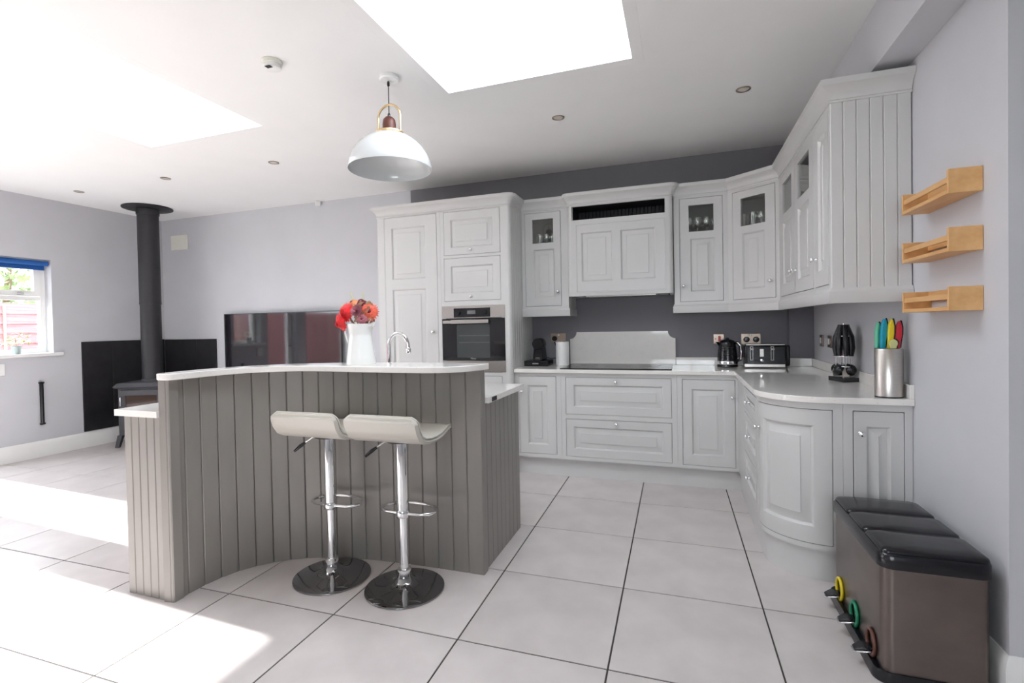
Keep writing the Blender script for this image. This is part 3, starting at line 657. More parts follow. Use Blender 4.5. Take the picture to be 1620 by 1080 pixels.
u = thing('curved_end_cabinet', 'curved end base cabinet with a bowed panelled door beside the bin', 'cabinet', (1.55, -.72, .155))
cuts = [LC*i/26 for i in range(1, 26)]
inner = [tuple(curve_xf(.03)(LC*i/24, 0, 0)[:2]) for i in range(25)]
obj('carcass', MB().prism(inner+[(1.612, YE+.03), (1.612, -.553), (XF_+.03, -.553)], .157, .868), M_CAB, u, smooth=40)
obj('face_frame', slab(0, .155, LC, .870, [(.052, .180, LC-.041, .839)], 0, .022), M_CAB, u, xf=XFC, cuts=cuts, smooth=30)
door(u, XFC, .055, .183, LC-.044, .836, [(.120, .262, LC-.118, .762)], knobs=[(.078, .70)], cuts=cuts, raise_=.040)
u = thing('slim_end_cabinet', 'slim end base cabinet with a narrow door half hidden behind the bin', 'cabinet', (1.75, -.72, .155))
XFN = frame(0, YE, 1, 0)
carcass(u, XFN, 1.614, .155, XR-.003, .868, .024, .30)
obj('face_frame', slab(1.613, .155, XR-.002, .870, [(1.653, .178, 1.855, .839)], 0, .022), M_CAB, u, xf=XFN, bevel=.002)
door(u, XFN, 1.656, .181, 1.852, .836, [(1.704, .250, 1.805, .770)], knobs=[(1.683, .733)])
# --- plinth
pl = [(XO+.003, .495), (1.305, .495), (1.305, -.60)]+[(1.565+.26*math.cos(PI+PI/2*i/14), -.60+.243*math.sin(PI+PI/2*i/14)) for i in range(1, 15)]+[(XR-.003, -.843)]
tag(obj('plinth', MB().sweep(pl, [(0, 0), (0, .154), (-.018, .154), (-.018, 0)]), M_CAB, smooth=40), 'pale grey plinth running below the base cabinets round to the curved end', 'plinth')
# --- worktop, upstands, splashback
WX, WY, WE = 1.260, .420, -.884
wt = [(XO+.001, WY), (WX, WY), (WX, -.60)]+[(1.555+(1.555-WX)*math.cos(PI+PI/2*i/18), -.60+(-.60-WE)*math.sin(PI+PI/2*i/18)) for i in range(1, 19)]+[(XR-.001, WE), (XR-.001, .949), (1.711, .949), (1.711, YB-.001), (XO+.001, YB-.001)]
tag(obj('worktop', MB().prism(wt, .8715, .902), M_QTZ, bevel=.003), 'pale speckled quartz worktop with a rounded end on the fitted units', 'worktop')
tag(obj('splashback', MB().prism([(-.088, .903), (.845, .903), (.845, 1.135)]+[(.845-.062+.062*math.cos(PI/2-(-PI/2)*0+0)*0+.0, 0) for _ in range(0)]+[(.847+.064*math.cos(-PI/2-(PI/2)*i/8), 1.199+.064*math.sin(-PI/2-(PI/2)*i/8)) for i in range(0, 9)]+[(-.090+.064*math.cos(-(PI/2)*i/8), 1.199+.064*math.sin(-(PI/2)*i/8)) for i in range(0, 9)]+[(-.088, 1.135)], 0, .019), M_QTZ, xf=lambda x, y, z: Vector((x, YB-.001-z, y)), smooth=30), 'speckled quartz splashback with scooped corners behind the hob', 'splashback')
tag(obj('upstand', MB().box(.847, YB-.019, .9025, 1.692, YB-.001, .967), M_QTZ, bevel=.002), 'low quartz upstand behind the kettle and toaster', 'upstand')
tag(obj('upstand', MB().box(1.694, .930, .9025, XR-.020, .948, .967), M_QTZ, bevel=.002), 'short quartz upstand in front of the corner boxing', 'upstand')
tag(obj('upstand', MB().box(XR-.019, WE+.004, .9025, XR-.001, .948, .967), M_QTZ, bevel=.002), 'long quartz upstand along the right wall behind the knife block', 'upstand')
h = thing('induction_hob', 'black glass induction hob set in the worktop', 'hob', (.38, .74, .9025))
obj('glass_top', MB().box(-.062, .462, .9025, .822, .985, .910), M_HOB, h, bevel=.002)
for x, y, r in ((.12, .60, .09), (.12, .84, .075), (.38, .73, .11), (.64, .60, .075), (.64, .84, .09)):
    obj('cooking_zone', MB().tube([(x+r*math.cos(2*PI*i/28), y+r*math.sin(2*PI*i/28), .9101) for i in range(28)], .0006, 4, True), mat('zone_grey', (.10, .10, .10), .3), h, smooth=0)
# ------------------------------------------------------------------ island
FL = (-1.360, -1.968)       # front left corner of the boarded bar wall
bar_ctl = [(-1.362, -1.968), (-1.372, -1.90), (-1.374, -1.84), (-1.368, -1.78), (-1.352, -1.70), (-1.318, -1.615), (-1.262, -1.535), (-1.18, -1.46), (-1.08, -1.402), (-.96, -1.357), (-.827, -1.326), (-.65, -1.303), (-.47, -1.292), (-.25, -1.287), (-.066, -1.286)]
def resample(ctl, n):
    acc = [0]
    for i in range(1, len(ctl)): acc.append(acc[-1]+math.dist(ctl[i], ctl[i-1]))
    out = []
    for k in range(n+1):
        s = acc[-1]*k/n; i = 1
        while i < len(acc)-1 and acc[i] < s: i += 1
        t = (s-acc[i-1])/(acc[i]-acc[i-1]); out.append((ctl[i-1][0]+(ctl[i][0]-ctl[i-1][0])*t, ctl[i-1][1]+(ctl[i][1]-ctl[i-1][1])*t))
    return out
def offset(path, d):
    out = []
    for i, p in enumerate(path):
        a = Vector(path[max(i-1, 0)]); b = Vector(path[min(i+1, len(path)-1)]); t = (b-a).normalized(); out.append((p[0]-t.y*d, p[1]+t.x*d))
    return out
isl = thing('kitchen_island', 'taupe boarded kitchen island with a concave raised bar front', 'island', (-.87, -1.2, 0))
fp = resample(bar_ctl, 20)
for i in range(20):
    a, b = fp[i], fp[i+1]; L = math.dist(a, b)
    xf = frame(a[0], a[1], b[0]-a[0], b[1]-a[1])
    boards(isl, xf, 0, L, 0, 1.048, 1, .016, M_ISL, ch=.0045)
core = resample(bar_ctl, 40); c0 = offset(core, .017); c1 = offset(core, .055)
obj('bar_wall', MB().prism(c0+c1[::-1], .001, 1.049), M_ISL, isl, smooth=30)
# end of the bar wall and the low end panel, both facing the viewer
boards(isl, frame(-1.412, -1.968, 1, 0), 0, .050, 0, 1.048, 1, .05, M_ISL)
boards(isl, frame(-1.672, -1.966, 1, 0), 0, .259, 0, .8705, 5, .016, M_ISL)
back_y = -.640
boards(isl, frame(-1.672, back_y, 0, -1), 0, 1.325, 0, .8705, 18, .016, M_ISL)
boards(isl, frame(-.075, -1.268, 0, 1), 0, .628, 0, .8705, 9, .016, M_ISL)
obj('bar_end_post', MB().box(-.110, -1.268, .871, -.070, -1.232, 1.048), M_ISL, isl)
body = [(-1.655, -1.949), (-1.413, -1.949)]+offset(core, .056)[2:-1]+[(-.092, -1.231), (-.092, back_y), (-1.655, back_y)]
obj('island_body', MB().prism(body, .001, .8705), M_ISL, isl, smooth=30)
XI = frame(-.095, back_y+.001, -1, 0)
for i in range(3):
    d = door(isl, XI, .02+i*.52, .10, .52+i*.52, .86, [(.09+i*.52, .17, .45+i*.52, .79)], knobs=[(.06+i*.52, .72)], y=-.021)
    d.data.materials[0] = M_ISL
    for ch in d.children:
        if ch.name.startswith('raised'): ch.data.materials[0] = M_ISL
bt = [(-1.418, -1.992), (-1.345, -1.995), (-1.318, -1.975), (-1.303, -1.90), (-1.297, -1.80), (-1.284, -1.72), (-1.245, -1.62), (-1.14, -1.53), (-1.04, -1.493), (-.93, -1.478), (-.80, -1.482), (-.677, -1.490), (-.53, -1.497), (-.379, -1.500), (-.27, -1.495), (-.19, -1.478), (-.12, -1.43), (-.072, -1.36), (-.045, -1.28), (-.038, -1.212), (-.3, -1.208), (-.6, -1.212), (-.82, -1.232), (-1.0, -1.275), (-1.16, -1.35), (-1.29, -1.46), (-1.38, -1.60), (-1.425, -1.76), (-1.428, -1.90)]
def smooth_poly(p, it=2):
    for _ in range(it):
        q = []
        for i in range(len(p)):
            a, b = p[i], p[(i+1) % len(p)]; q += [(a[0]*.8+b[0]*.2, a[1]*.8+b[1]*.2), (a[0]*.2+b[0]*.8, a[1]*.2+b[1]*.8)]
        p = q
    return p
tag(obj('breakfast_bar', MB().prism(smooth_poly(bt), 1.0495, 1.0795), M_QTZ, bevel=.003, smooth=30), 'curved pale quartz bar top on the raised front of the island', 'worktop')
iw = [(-1.702, -1.990), (-1.414, -1.990), (-1.414, -1.90)]+offset(core, .058)[3:-1]+[(-.112, -1.230), (-.046, -1.230), (-.046, -.612), (-1.702, -.612)]
iwt = thing('island_worktop', 'lower pale quartz worktop of the island behind the raised bar', 'worktop', (-.87, -1.2, .872))
obj('slab', MB().prism(iw, .872, .902), M_QTZ, iwt, bevel=.003, smooth=30)
obj('edge_socket', MB().box(-.0465, -1.185, .876, -.043, -1.115, .898), M_BLKM, iwt, label='small dark plate on the worktop edge')
t = thing('kitchen_tap', 'chrome swan-neck tap rising behind the island bar', 'tap', (-.841, -.90, .902))
tx, ty = -.841, -.90
pts = [(tx, ty, .902), (tx, ty, 1.155)]+[(tx+.068-.068*math.cos(PI*i/12*1.02), ty-.0, 1.155+.082*math.sin(PI*i/12*1.02)) for i in range(1, 13)]+[(tx+.139, ty, 1.135)]
obj('spout', MB().tube(pts, .0125, 14), M_CHROME, t, smooth=60)
obj('base_ring', MB().lathe([(.026, 0), (.026, .008), (.020, .014), (.020, .06), (.013, .066)], (tx, ty, .902), 20), M_CHROME, t)
obj('nozzle', MB().lathe([(.013, 0), (.015, .004), (.015, .03), (.0125, .034)], (tx+.139, ty, 1.112), 16), M_CHROME, t)
obj('lever', MB().tube([(tx, ty, .94), (tx, ty+.05, .965)], .006, 8), M_CHROME, t)

# ------------------------------------------------------------------ bar stools
def make_stool(label, loc):
    s = thing('bar_stool', label, 'stool', loc, 'bar stools at the island', local=True)
    # seat: profile along depth (y), raised lip on the viewer's side
    prof = [(-.178, .872), (-.172, .845), (-.160, .810), (-.140, .782), (-.105, .765), (-.055, .757), (0, .755), (.055, .760), (.10, .772), (.135, .784), (.160, .782), (.178, .768)]
    fine = []
    for i in range(len(prof)-1):
        for k in range(3):
            q = k/3; fine.append((prof[i][0]+(prof[i+1][0]-prof[i][0])*q, prof[i][1]+(prof[i+1][1]-prof[i][1])*q))
    fine.append(prof[-1]); n = len(fine)
    top, bot = [], []
    for i, (y, z) in enumerate(fine):
        a = fine[max(i-1, 0)]; b = fine[min(i+1, n-1)]; d = Vector((b[0]-a[0], b[1]-a[1])).normalized(); nn = Vector((-d.y, d.x))
        u = i/(n-1); e = min(u, 1-u)
        hw = .198-.030*max(0, 1-e/.10)**2
        th = .026 if .04 < u < .96 else .014
        top.append((y, z, hw)); bot.append((y-nn.x*th, z-nn.y*th, hw))
    mb = MB(); rings = []
    for (y, z, hw), (yb, zb, _) in zip(top, bot):
        rings.append([(-hw, (y+yb)/2, (z+zb)/2), (-hw+.012, yb, zb), (hw-.012, yb, zb), (hw, (y+yb)/2, (z+zb)/2), (hw-.012, y, z), (-hw+.012, y, z)])
    mb.loft(rings)
    seat = obj('seat', mb, M_CREAM, s, smooth=45, bevel=.004)
    seam = [(-.185, y, z+.001) for y, z, h in top[2:-2]]
    obj('piping', MB().tube([(-h+.006, y, z+.001) for y, z, h in top]+[(h-.006, y, z+.001) for y, z, h in top[::-1]], .0035, 6, True), M_CREAM, seat, smooth=60)
    obj('seat_plate', MB().lathe([(.07, .722), (.075, .730), (.075, .736)], n=20), M_BLKM, s)
    obj('gas_column', MB().lathe([(.029, .360), (.0295, .362), (.0295, .700), (.026, .722)], n=24), M_CHROME, s, smooth=50)
    obj('lower_column', MB().lathe([(.021, .075), (.021, .362)], n=24), M_CHROME, s, smooth=50)
    obj('collar', MB().lathe([(.032, .352), (.034, .355), (.034, .382), (.032, .386)], n=24), M_CHROME, s, smooth=50)
    fr = [(-.03, -.005, .37), (-.09, .0, .37), (-.130, .018, .37), (-.146, .05, .37), (-.138, .085, .37), (-.105, .118, .37), (-.055, .138, .37), (0, .144, .37), (.055, .138, .37), (.105, .118, .37), (.138, .085, .37), (.146, .05, .37), (.130, .018, .37), (.09, 0, .37), (.03, -.005, .37)]
    obj('footrest', MB().tube(fr, .0085, 10), M_CHROME, s, smooth=60)
    lv = obj('height_lever', MB().tube([(-.02, -.02, .725), (-.07, -.04, .722), (-.115, -.055, .690)], .0045, 8), M_CHROME, s, smooth=60)
    obj('lever_grip', MB().tube([(-.105, -.052, .697), (-.128, -.060, .680), (-.160, -.070, .652)], [.006, .0095, .006], 8), M_BLACK, lv, smooth=60)
    obj('base', MB().lathe([(.190, 0), (.193, .002), (.192, .008), (.180, .013), (.14, .019), (.09, .027), (.055, .040), (.037, .058), (.031, .075), (.031, .092), (.023, .096)], n=56), mat('dark_chrome', (.30, .30, .31), .05, 1), s, smooth=50)
    obj('base_collar', MB().lathe([(.033, .070), (.033, .098), (.024, .104)], n=24), M_CHROME, s, smooth=50)
    return s
st1 = make_stool('cream bar stool on chrome pedestal, left of the pair at the island', (-.812, -1.528, 0))
dup(st1, (-.392, -1.520, 0), 0, 'cream bar stool on chrome pedestal, right of the pair at the island')

# ------------------------------------------------------------------ jug of flowers on the bar
jx, jy, jz = -.736, -1.345, 1.0797
j = thing('enamel_jug', 'white enamel jug holding flowers on the bar top', 'jug', (jx, jy, jz))
obj('body', MB().lathe([(.0, .0005), (.076, 0), (.078, .004), (.073, .05), (.066, .10), (.060, .150), (.059, .158), (.060, .163), (.064, .19), (.070, .214), (.071, .217), (.068, .217), (.060, .185), (.055, .160), (.062, .09), (.066, .02), (.001, .012)], (jx, jy, jz), 36, cap=False), M_WHITE, j, smooth=50)
obj('spout', MB().loft([[(jx+.058, jy-.018, jz+.19), (jx+.058, jy+.018, jz+.19), (jx+.050, jy, jz+.19)], [(jx+.070, jy-.030, jz+.212), (jx+.070, jy+.030, jz+.212), (jx+.055, jy, jz+.205)], [(jx+.092, jy-.004, jz+.222), (jx+.092, jy+.004, jz+.222), (jx+.060, jy, jz+.212)]]), M_WHITE, j, smooth=50)
obj('handle', MB().tube([(jx-.066, jy-.01, jz+.205), (jx-.088, jy-.012, jz+.198), (jx-.090, jy-.012, jz+.17), (jx-.076, jy-.01, jz+.125), (jx-.063, jy-.008, jz+.10)], .0055, 10), M_WHITE, j, smooth=60)
def bloom(name, label, px, pz, py, r, material, n=34, rows=3, tilt=(0, -1, .25), droop=.35, wid=.16):
    c = Vector((px, py, pz)); d = Vector(tilt).normalized(); ax = d.cross(Vector((0, 0, 1))).normalized(); ay = ax.cross(d)
    f = thing(name, label, 'flower', (px, py, pz), 'flowers in the enamel jug')
    mb = MB()
    for k in range(rows):
        rr = r*(1-.19*k); h = .002
        for i in range(n-6*k):
            a = 2*PI*(i+.5*k)/(n-6*k)+R_.uniform(-.06, .06); L = rr*R_.uniform(.88, 1.05); e = ax*math.cos(a)+ay*math.sin(a); s = d.cross(e)*(r*wid)
            lift = d*(h+.0055*k)
            p0 = c+e*.004+lift; p1 = c+e*L*.55+lift+d*.006; p2 = c+e*L+lift-d*(droop*.02)
            mb.add([p0-s*.3, p0+s*.3, p1+s, p2, p1-s], [(0, 1, 2, 3, 4)])
    obj('petals', mb, material, f, smooth=0)
    obj('flower_centre', MB().sphere(c+d*.012, r*.22, 10, 6), M_DRED if material != M_DRED else M_MAUVE, f)
    obj('stem', MB().tube([c-d*.004, c-d*.03-Vector((0, 0, .02)), Vector((jx+(px-jx)*.3, jy, jz+.19)), Vector((jx+(px-jx)*.1, jy, jz+.05))], .0028, 6), M_STEM, f)
bloom('chrysanthemum', 'bright red shaggy bloom at the upper left of the jug', -.806, 1.358, -1.375, .062, M_RED, 42, 5, (-.25, -1, .2))
bloom('chrysanthemum', 'bright red shaggy bloom hanging lowest over the jug handle', -.824, 1.303, -1.395, .052, M_RED, 40, 5, (-.45, -1, -.45))
bloom('gerbera', 'coral open flower on the right of the jug', -.672, 1.360, -1.355, .056, M_CORAL, 26, 3, (.6, -1, .25), wid=.2)
bloom('rosebud', 'dusky mauve round bud in the middle of the bouquet', -.722, 1.362, -1.385, .036, M_MAUVE, 22, 5, (.1, -1, .4), -.8, .4)
bloom('carnation', 'small dark red flower at the top of the bouquet', -.722, 1.408, -1.35, .032, M_DRED, 20, 3, (.1, -.7, .8), wid=.3)
bloom('chrysanthemum', 'peach flower at the top left of the bouquet', -.782, 1.405, -1.34, .046, M_ORNG, 26, 3, (-.3, -.6, .8), wid=.2)
bloom('gerbera', 'pale mauve flower low at the right above the jug rim', -.696, 1.322, -1.385, .032, M_MAUVE, 18, 3, (.4, -1, .1), wid=.3)
f = thing('bouquet_greenery', 'mixed green and russet leaves filling the middle of the bouquet', 'leaves', (jx, jy, jz+.2))
mb = MB()
for i in range(90):
    a = R_.uniform(0, 2*PI); q = Vector((jx+.015+max(-.07, min(.06, R_.gauss(0, .035))), jy+max(-.04, min(.04, R_.gauss(0, .022))), jz+.225+R_.uniform(0, .105)))
    u_ = Vector((R_.gauss(0, 1), R_.gauss(0, .4), R_.gauss(.4, 1))).normalized()*.020; v_ = u_.cross(Vector((R_.gauss(0, .3), 1, R_.gauss(0, .3))).normalized())*.45
    mb.add([q-u_, q+v_, q+u_, q-v_], [(0, 1, 2, 3)])
obj('leaves', mb, mat('bouquet_leaf', (.30, .26, .12), .6, noise=.4, nscale=60, col2=(.45, .16, .12)), f, smooth=0)
for k, (a, b, c_, lab) in enumerate(((-.800, 1.474, -.74, 'pale upright leaf sprig at the upper left of the bouquet'), (-.718, 1.466, -.735, 'pale fern sprig at the upper right of the bouquet'), (-.862, 1.405, -.76, 'pale thin sprig pointing left out of the bouquet'))):
    s = thing('leaf_sprig', lab, 'leaf', (a, -1.335, b-.09), 'sprigs in the enamel jug')
    base, tip = Vector((c_, -1.345, 1.27)), Vector((a, -1.335, b))
    obj('stalk', MB().tube([base, base.lerp(tip, .5)+Vector((0, 0, .01)), tip], .0022, 5), M_SPRIG, s)
    mb = MB()
    for i in range(8):
        q = base.lerp(tip, .45+.55*i/8); w_ = .024*(1-.6*i/8)
        for sg in (-1, 1):
            e = Vector((sg*w_, -.003, w_*.8)); mb.add([q, q+e*.5+Vector((0, 0, -.003)), q+e, q+e*.5+Vector((0, 0, .004))], [(0, 1, 2, 3)])
    obj('leaflets', mb, M_SPRIG, s, smooth=0)

# ------------------------------------------------------------------ pendant lamp
px, py = -.664, -1.125
p = thing('pendant_lamp', 'white dome pendant lamp with brass hoop hanging over the island', 'lamp', (px, py, 2.17))
obj('ceiling_rose', MB().lathe([(.050, ZC-.024), (.057, ZC-.018), (.057, ZC-.001)], (px+.006, py, 0), 28), M_WHITE, p, smooth=40)
obj('cord', MB().tube([(px, py, ZC-.02), (px, py, 2.475)], .0028, 8), M_BLKM, p)
obj('cord_grip', MB().lathe([(.007, 0), (.008, .004), (.008, .02), (.005, .026)], (px, py, ZC-.052), 12), M_BLACK, p)
obj('cord_grip', MB().lathe([(.008, 0), (.008, .016), (.005, .022)], (px, py, 2.476), 12), M_BLACK, p)
obj('lamp_holder', MB().lathe([(.038, 2.386), (.038, 2.435), (.034, 2.460), (.022, 2.474), (.008, 2.478)], (px, py, 0), 24), M_DWOOD, p, smooth=50)
hoop = [(px-.072, py, 2.386), (px-.072, py, 2.475)]+[(px-.072*math.cos(PI*i/12), py, 2.475+.072*math.sin(PI*i/12)) for i in range(1, 12)]+[(px+.072, py, 2.475), (px+.072, py, 2.386)]
obj('hoop', MB().tube(hoop, .0062, 10), M_BRASS, p, smooth=60)
obj('brass_collar', MB().lathe([(.082, 2.372), (.084, 2.376), (.082, 2.386), (.004, 2.389)], (px, py, 0), 32), M_BRASS, p, smooth=40)
dome = [(.236, 2.176), (.237, 2.186), (.232, 2.215), (.220, 2.250), (.200, 2.285), (.172, 2.318), (.138, 2.346), (.105, 2.364), (.082, 2.373)]
sh = obj('shade', MB().lathe(dome+[(.078, 2.368), (.102, 2.359), (.135, 2.341), (.168, 2.313), (.196, 2.281), (.216, 2.247), (.228, 2.213), (.233, 2.186), (.233, 2.176)]+dome[:1], (px, py, 0), 56, cap=False), mat('pendant_enamel', (.60, .62, .63), .12, coat=.5), p, smooth=50)
obj('bulb', MB().sphere((px, py, 2.30), .03, 14, 10).lathe([(.014, 2.32), (.014, 2.37)], (px, py, 0), 12), M_WPLAS, p, smooth=60)

# ------------------------------------------------------------------ ceiling fittings
for i, (x, y, lab) in enumerate(((1.274, -.179, 'recessed downlight nearest the right wall cabinets'), (.11, -.198, 'recessed downlight above the extractor'), (-2.371, -.212, 'recessed downlight between the pendant and the flue'), (-3.612, -.248, 'recessed downlight just right of the flue collar'), (-4.804, -.266, 'recessed downlight nearest the garden window wall'))):
    d = thing('downlight', lab, 'light', (x, y, ZC-.006), 'ceiling downlights')
    obj('bezel', MB().lathe([(.030, -.001), (.034, -.005), (.043, -.004), (.044, -.0005)], (x, y, ZC), 28, cap=False), M_NICKEL, d, smooth=40)
    obj('lamp_face', MB().lathe([(.001, -.0025), (.020, -.003), (.031, -.002)], (x, y, ZC), 24), M_LENS, d)
s = thing('smoke_alarm', 'round white smoke alarm on the ceiling left of the pendant', 'smoke alarm', (-1.144, -1.499, ZC-.045))
obj('housing', MB().lathe([(.034, -.044), (.044, -.040), (.047, -.028), (.047, -.022)], (-1.144, -1.499, ZC), 28), M_WPLAS, s, smooth=40)
obj('mounting_base', MB().lathe([(.052, -.022), (.052, -.001)], (-1.144, -1.499, ZC), 28), M_IVORY, s, smooth=40)
obj('vent_slot', MB().box(-1.154, -1.542, ZC-.0447, -1.120, -1.538+.02, ZC-.0438), M_BLKM, s)
tag(obj('motion_sensor', MB().lathe([(.022, 0), (.034, .012), (.036, .05), (.03, .056)], (-2.908, YB-.04, ZC-.058), 4), M_WPLAS, bevel=.004), 'small white sensor at the top of the back wall above the television', 'sensor')
v = thing('wall_vent', 'square cream vent cover on the back wall beside the flue', 'vent', (-5.085, YB-.01, 2.31))
obj('cover', MB().box(-5.225, YB-.018, 2.312, -4.945, YB-.001, 2.498), M_IVORY, v, bevel=.004)
for k in range(6): obj('slat', MB().box(-5.205, YB-.0195, 2.335+k*.025, -4.965, YB-.0178, 2.341+k*.025), M_IVORY, v)

# ------------------------------------------------------------------ television
tv = thing('television', 'large black flat television on the back wall behind the island', 'television', (-3.445, .985, .53))
obj('rear_housing', MB().box(-4.26, .962, .56, -2.64, .985, 1.44), M_BLACK, tv, bevel=.006)
obj('wall_bracket', MB().box(-3.75, .985, .80, -3.15, YB-.001, 1.20), M_BLKM, tv)
obj('bezel', slab(-4.288, .532, -2.606, 1.476, [(-4.276, .552, -2.618, 1.464)], 0, .016), M_BLACK, tv, xf=frame(0, .947, 1, 0), bevel=.002)
obj('screen', MB().box(-4.279, .951, .549, -2.615, .957, 1.467), M_SCREEN, tv, smooth=0)

# ------------------------------------------------------------------ stove, flue and hearth panels
for i, (a, b, lab) in enumerate(((.060, .378, 'black slate panel on the left wall nearest the window'), (.380, YB-.016, 'black slate panel on the left wall behind the flue'))):
    tag(obj('hearth_panel', MB().box(XL+.001, a, .178, XL+.014, b, 1.183), M_SLATE, bevel=.002), lab, 'panel', 'slate panels round the stove')
for i, (a, b, lab) in enumerate(((XL+.015, -4.842, 'black slate panel on the back wall behind the stove'), (-4.840, -4.512, 'black slate panel on the back wall nearest the television'))):
    tag(obj('hearth_panel', MB().box(a, YB-.014, .178, b, YB-.001, 1.178), M_SLATE, bevel=.002), lab, 'panel', 'slate panels round the stove')
sx, sy, srz = -4.86, .455, math.radians(25)
s = thing('wood_stove', 'dark cast-iron wood burning stove in the corner', 'stove', (sx, sy, 0), rz=srz, local=True)
obj('body', MB().box(-.255, -.19, .13, .255, .19, .66), M_STOVE, s, bevel=.006)
obj('top_plate', MB().loft([[(-.275, -.225, .66), (.275, -.225, .66), (.275, .21, .66), (-.275, .21, .66)], [(-.285, -.235, .675), (.285, -.235, .675), (.285, .215, .675), (-.285, .215, .675)], [(-.255, -.20, .715), (.255, -.20, .715), (.255, .19, .715), (-.255, .19, .715)]]), M_STOVE, s, smooth=0, bevel=.003)
dr = obj('fire_door', slab(-.225, .20, .225, .635, [(-.165, .27, .165, .575)], 0, .022), M_STOVE, s, xf=frame(0, -.213, 1, 0), bevel=.004)
obj('door_glass', MB().box(-.170, -.203, .265, .170, -.199, .58), mat('stove_window', (.05, .03, .022), .06), dr)
obj('door_handle', MB().tube([(-.195, -.215, .56), (-.195, -.25, .56), (-.195, -.25, .47), (-.195, -.215, .47)], .007, 8), M_CHROME, dr, smooth=60)
obj('ash_lip', MB().box(-.20, -.245, .155, .20, -.19, .175), M_STOVE, s, bevel=.004)
for a in (-1, 1):
    for b in (-1, 1):
        obj('leg', MB().loft([[(a*.265+dx*.020, b*.200+dy*.020, 0) for dx, dy in ((-1, -1), (1, -1), (1, 1), (-1, 1))], [(a*.240+dx*.026, b*.175+dy*.026, .135) for dx, dy in ((-1, -1), (1, -1), (1, 1), (-1, 1))]]), M_STOVE, s, bevel=.004)
obj('flue_spigot', MB().lathe([(.115, .713), (.112, .735), (.105, .745)], (0, .02, 0), 28), M_STOVE, s, smooth=40)
fx, fy = sx+.0-.02*math.sin(srz), sy+.02*math.cos(srz)
f = thing('stove_flue', 'tall black flue pipe rising from the stove to the ceiling', 'flue', (fx, fy, .745))
obj('lower_pipe', MB().lathe([(.103, .746), (.103, 1.62)], (fx, fy, 0), 32), M_BLKM, f, smooth=40)
obj('upper_pipe', MB().lathe([(.106, 1.60), (.1065, 1.61), (.1065, ZC-.02)], (fx, fy, 0), 32), M_BLKM, f, smooth=40)
obj('joint_band', MB().lathe([(.108, 1.595), (.108, 1.618)], (fx, fy, 0), 32), M_BLKM, f, smooth=40)
obj('top_collar', MB().lathe([(.112, ZC-.085), (.114, ZC-.08), (.114, ZC-.02)], (fx, fy, 0), 32), M_BLKM, f, smooth=40)
obj('ceiling_plate', MB().lathe([(.245, ZC-.014), (.250, ZC-.012), (.250, ZC-.002)], (fx, fy, 0), 48), M_BLKM, f, smooth=40)
d = thing('wall_bar', 'black vertical metal bar fixed low on the left wall', 'wall bar', (XL+.02, -.33, .335))
obj('bar', MB().tube([(XL+.018, -.33, .345), (XL+.018, -.33, .77)], .017, 12), M_BLACK, d, smooth=50)
for z in (.335, .762): obj('end_clip', MB().box(XL+.001, -.350, z, XL+.034, -.310, z+.018), M_BLACK, d, bevel=.003)
# ------------------------------------------------------------------ sockets and switches
def plate_back(x0, x1, z0, z1, label, kind):
    s = thing('wall_socket', label, 'socket', ((x0+x1)/2, YB-.005, z0))
    obj('plate', MB().box(x0, YB-.009, z0, x1, YB-.001, z1), M_NICKEL, s, bevel=.002)
    return s
s = plate_back(1.367, 1.516, 1.078, 1.166, 'brushed nickel double socket with two black plugs above the toaster', 2)
for x in (1.408, 1.480):
    pl_ = obj('plug', MB().lathe([(.024, 0), (.024, .02), (.018, .034), (.0005, .035)], n=16), M_BLACK, s, xf=lambda a, b, c, x=x: Vector((x+a, YB-.009-c, 1.118+b)), smooth=40)
for x in (1.428, 1.450): obj('rocker', MB().box(x-.007, YB-.012, 1.148, x+.007, YB-.009, 1.160), M_WPLAS, s)
s = plate_back(1.153, 1.236, 1.082, 1.166, 'nickel switch plate with a red rocker left of the kettle', 1)
obj('rocker', MB().box(1.190, YB-.013, 1.105, 1.212, YB-.009, 1.150), M_REDSW, s, bevel=.002)
obj('neon', MB().box(1.164, YB-.011, 1.120, 1.174, YB-.009, 1.132), M_REDSW, s)
s = plate_back(-.275, -.130, 1.105, 1.190, 'nickel double socket behind the white canister with a black plug', 2)
obj('plug', MB().lathe([(.024, 0), (.024, .022), (.018, .036), (.0005, .037)], n=16), M_BLACK, s, xf=lambda a, b, c: Vector((-.236+a, YB-.009-c, 1.142+b)), smooth=40)
obj('rocker', MB().box(-.206, YB-.012, 1.168, -.192, YB-.009, 1.182), M_WPLAS, s)
for y, lab in ((.706, 'small nickel switch plate on the right wall nearest the toaster'), (.486, 'small nickel switch plate in the middle of the right wall row'), (.225, 'small nickel switch plate behind the utensil stand')):
    s = thing('wall_switch', lab, 'switch', (XR-.005, y, 1.072), 'nickel plates on the right wall')
    obj('plate', MB().box(XR-.009, y-.043, 1.072, XR-.001, y+.043, 1.158), M_NICKEL, s, bevel=.002)
    obj('rocker', MB().box(XR-.013, y-.018, 1.095, XR-.009, y+.018, 1.138), M_WPLAS, s, bevel=.002)
s = thing('wall_switch', 'white switch plate on the left wall under the window', 'switch', (XL+.005, -.66, .87))
obj('plate', MB().box(XL+.001, -.735, .872, XL+.010, -.620, .990), M_WPLAS, s, bevel=.003)
obj('rocker', MB().box(XL+.010, -.690, .91, XL+.014, -.660, .95), M_WPLAS, s, bevel=.002)

# ------------------------------------------------------------------ things on the worktop
CZ = .9022
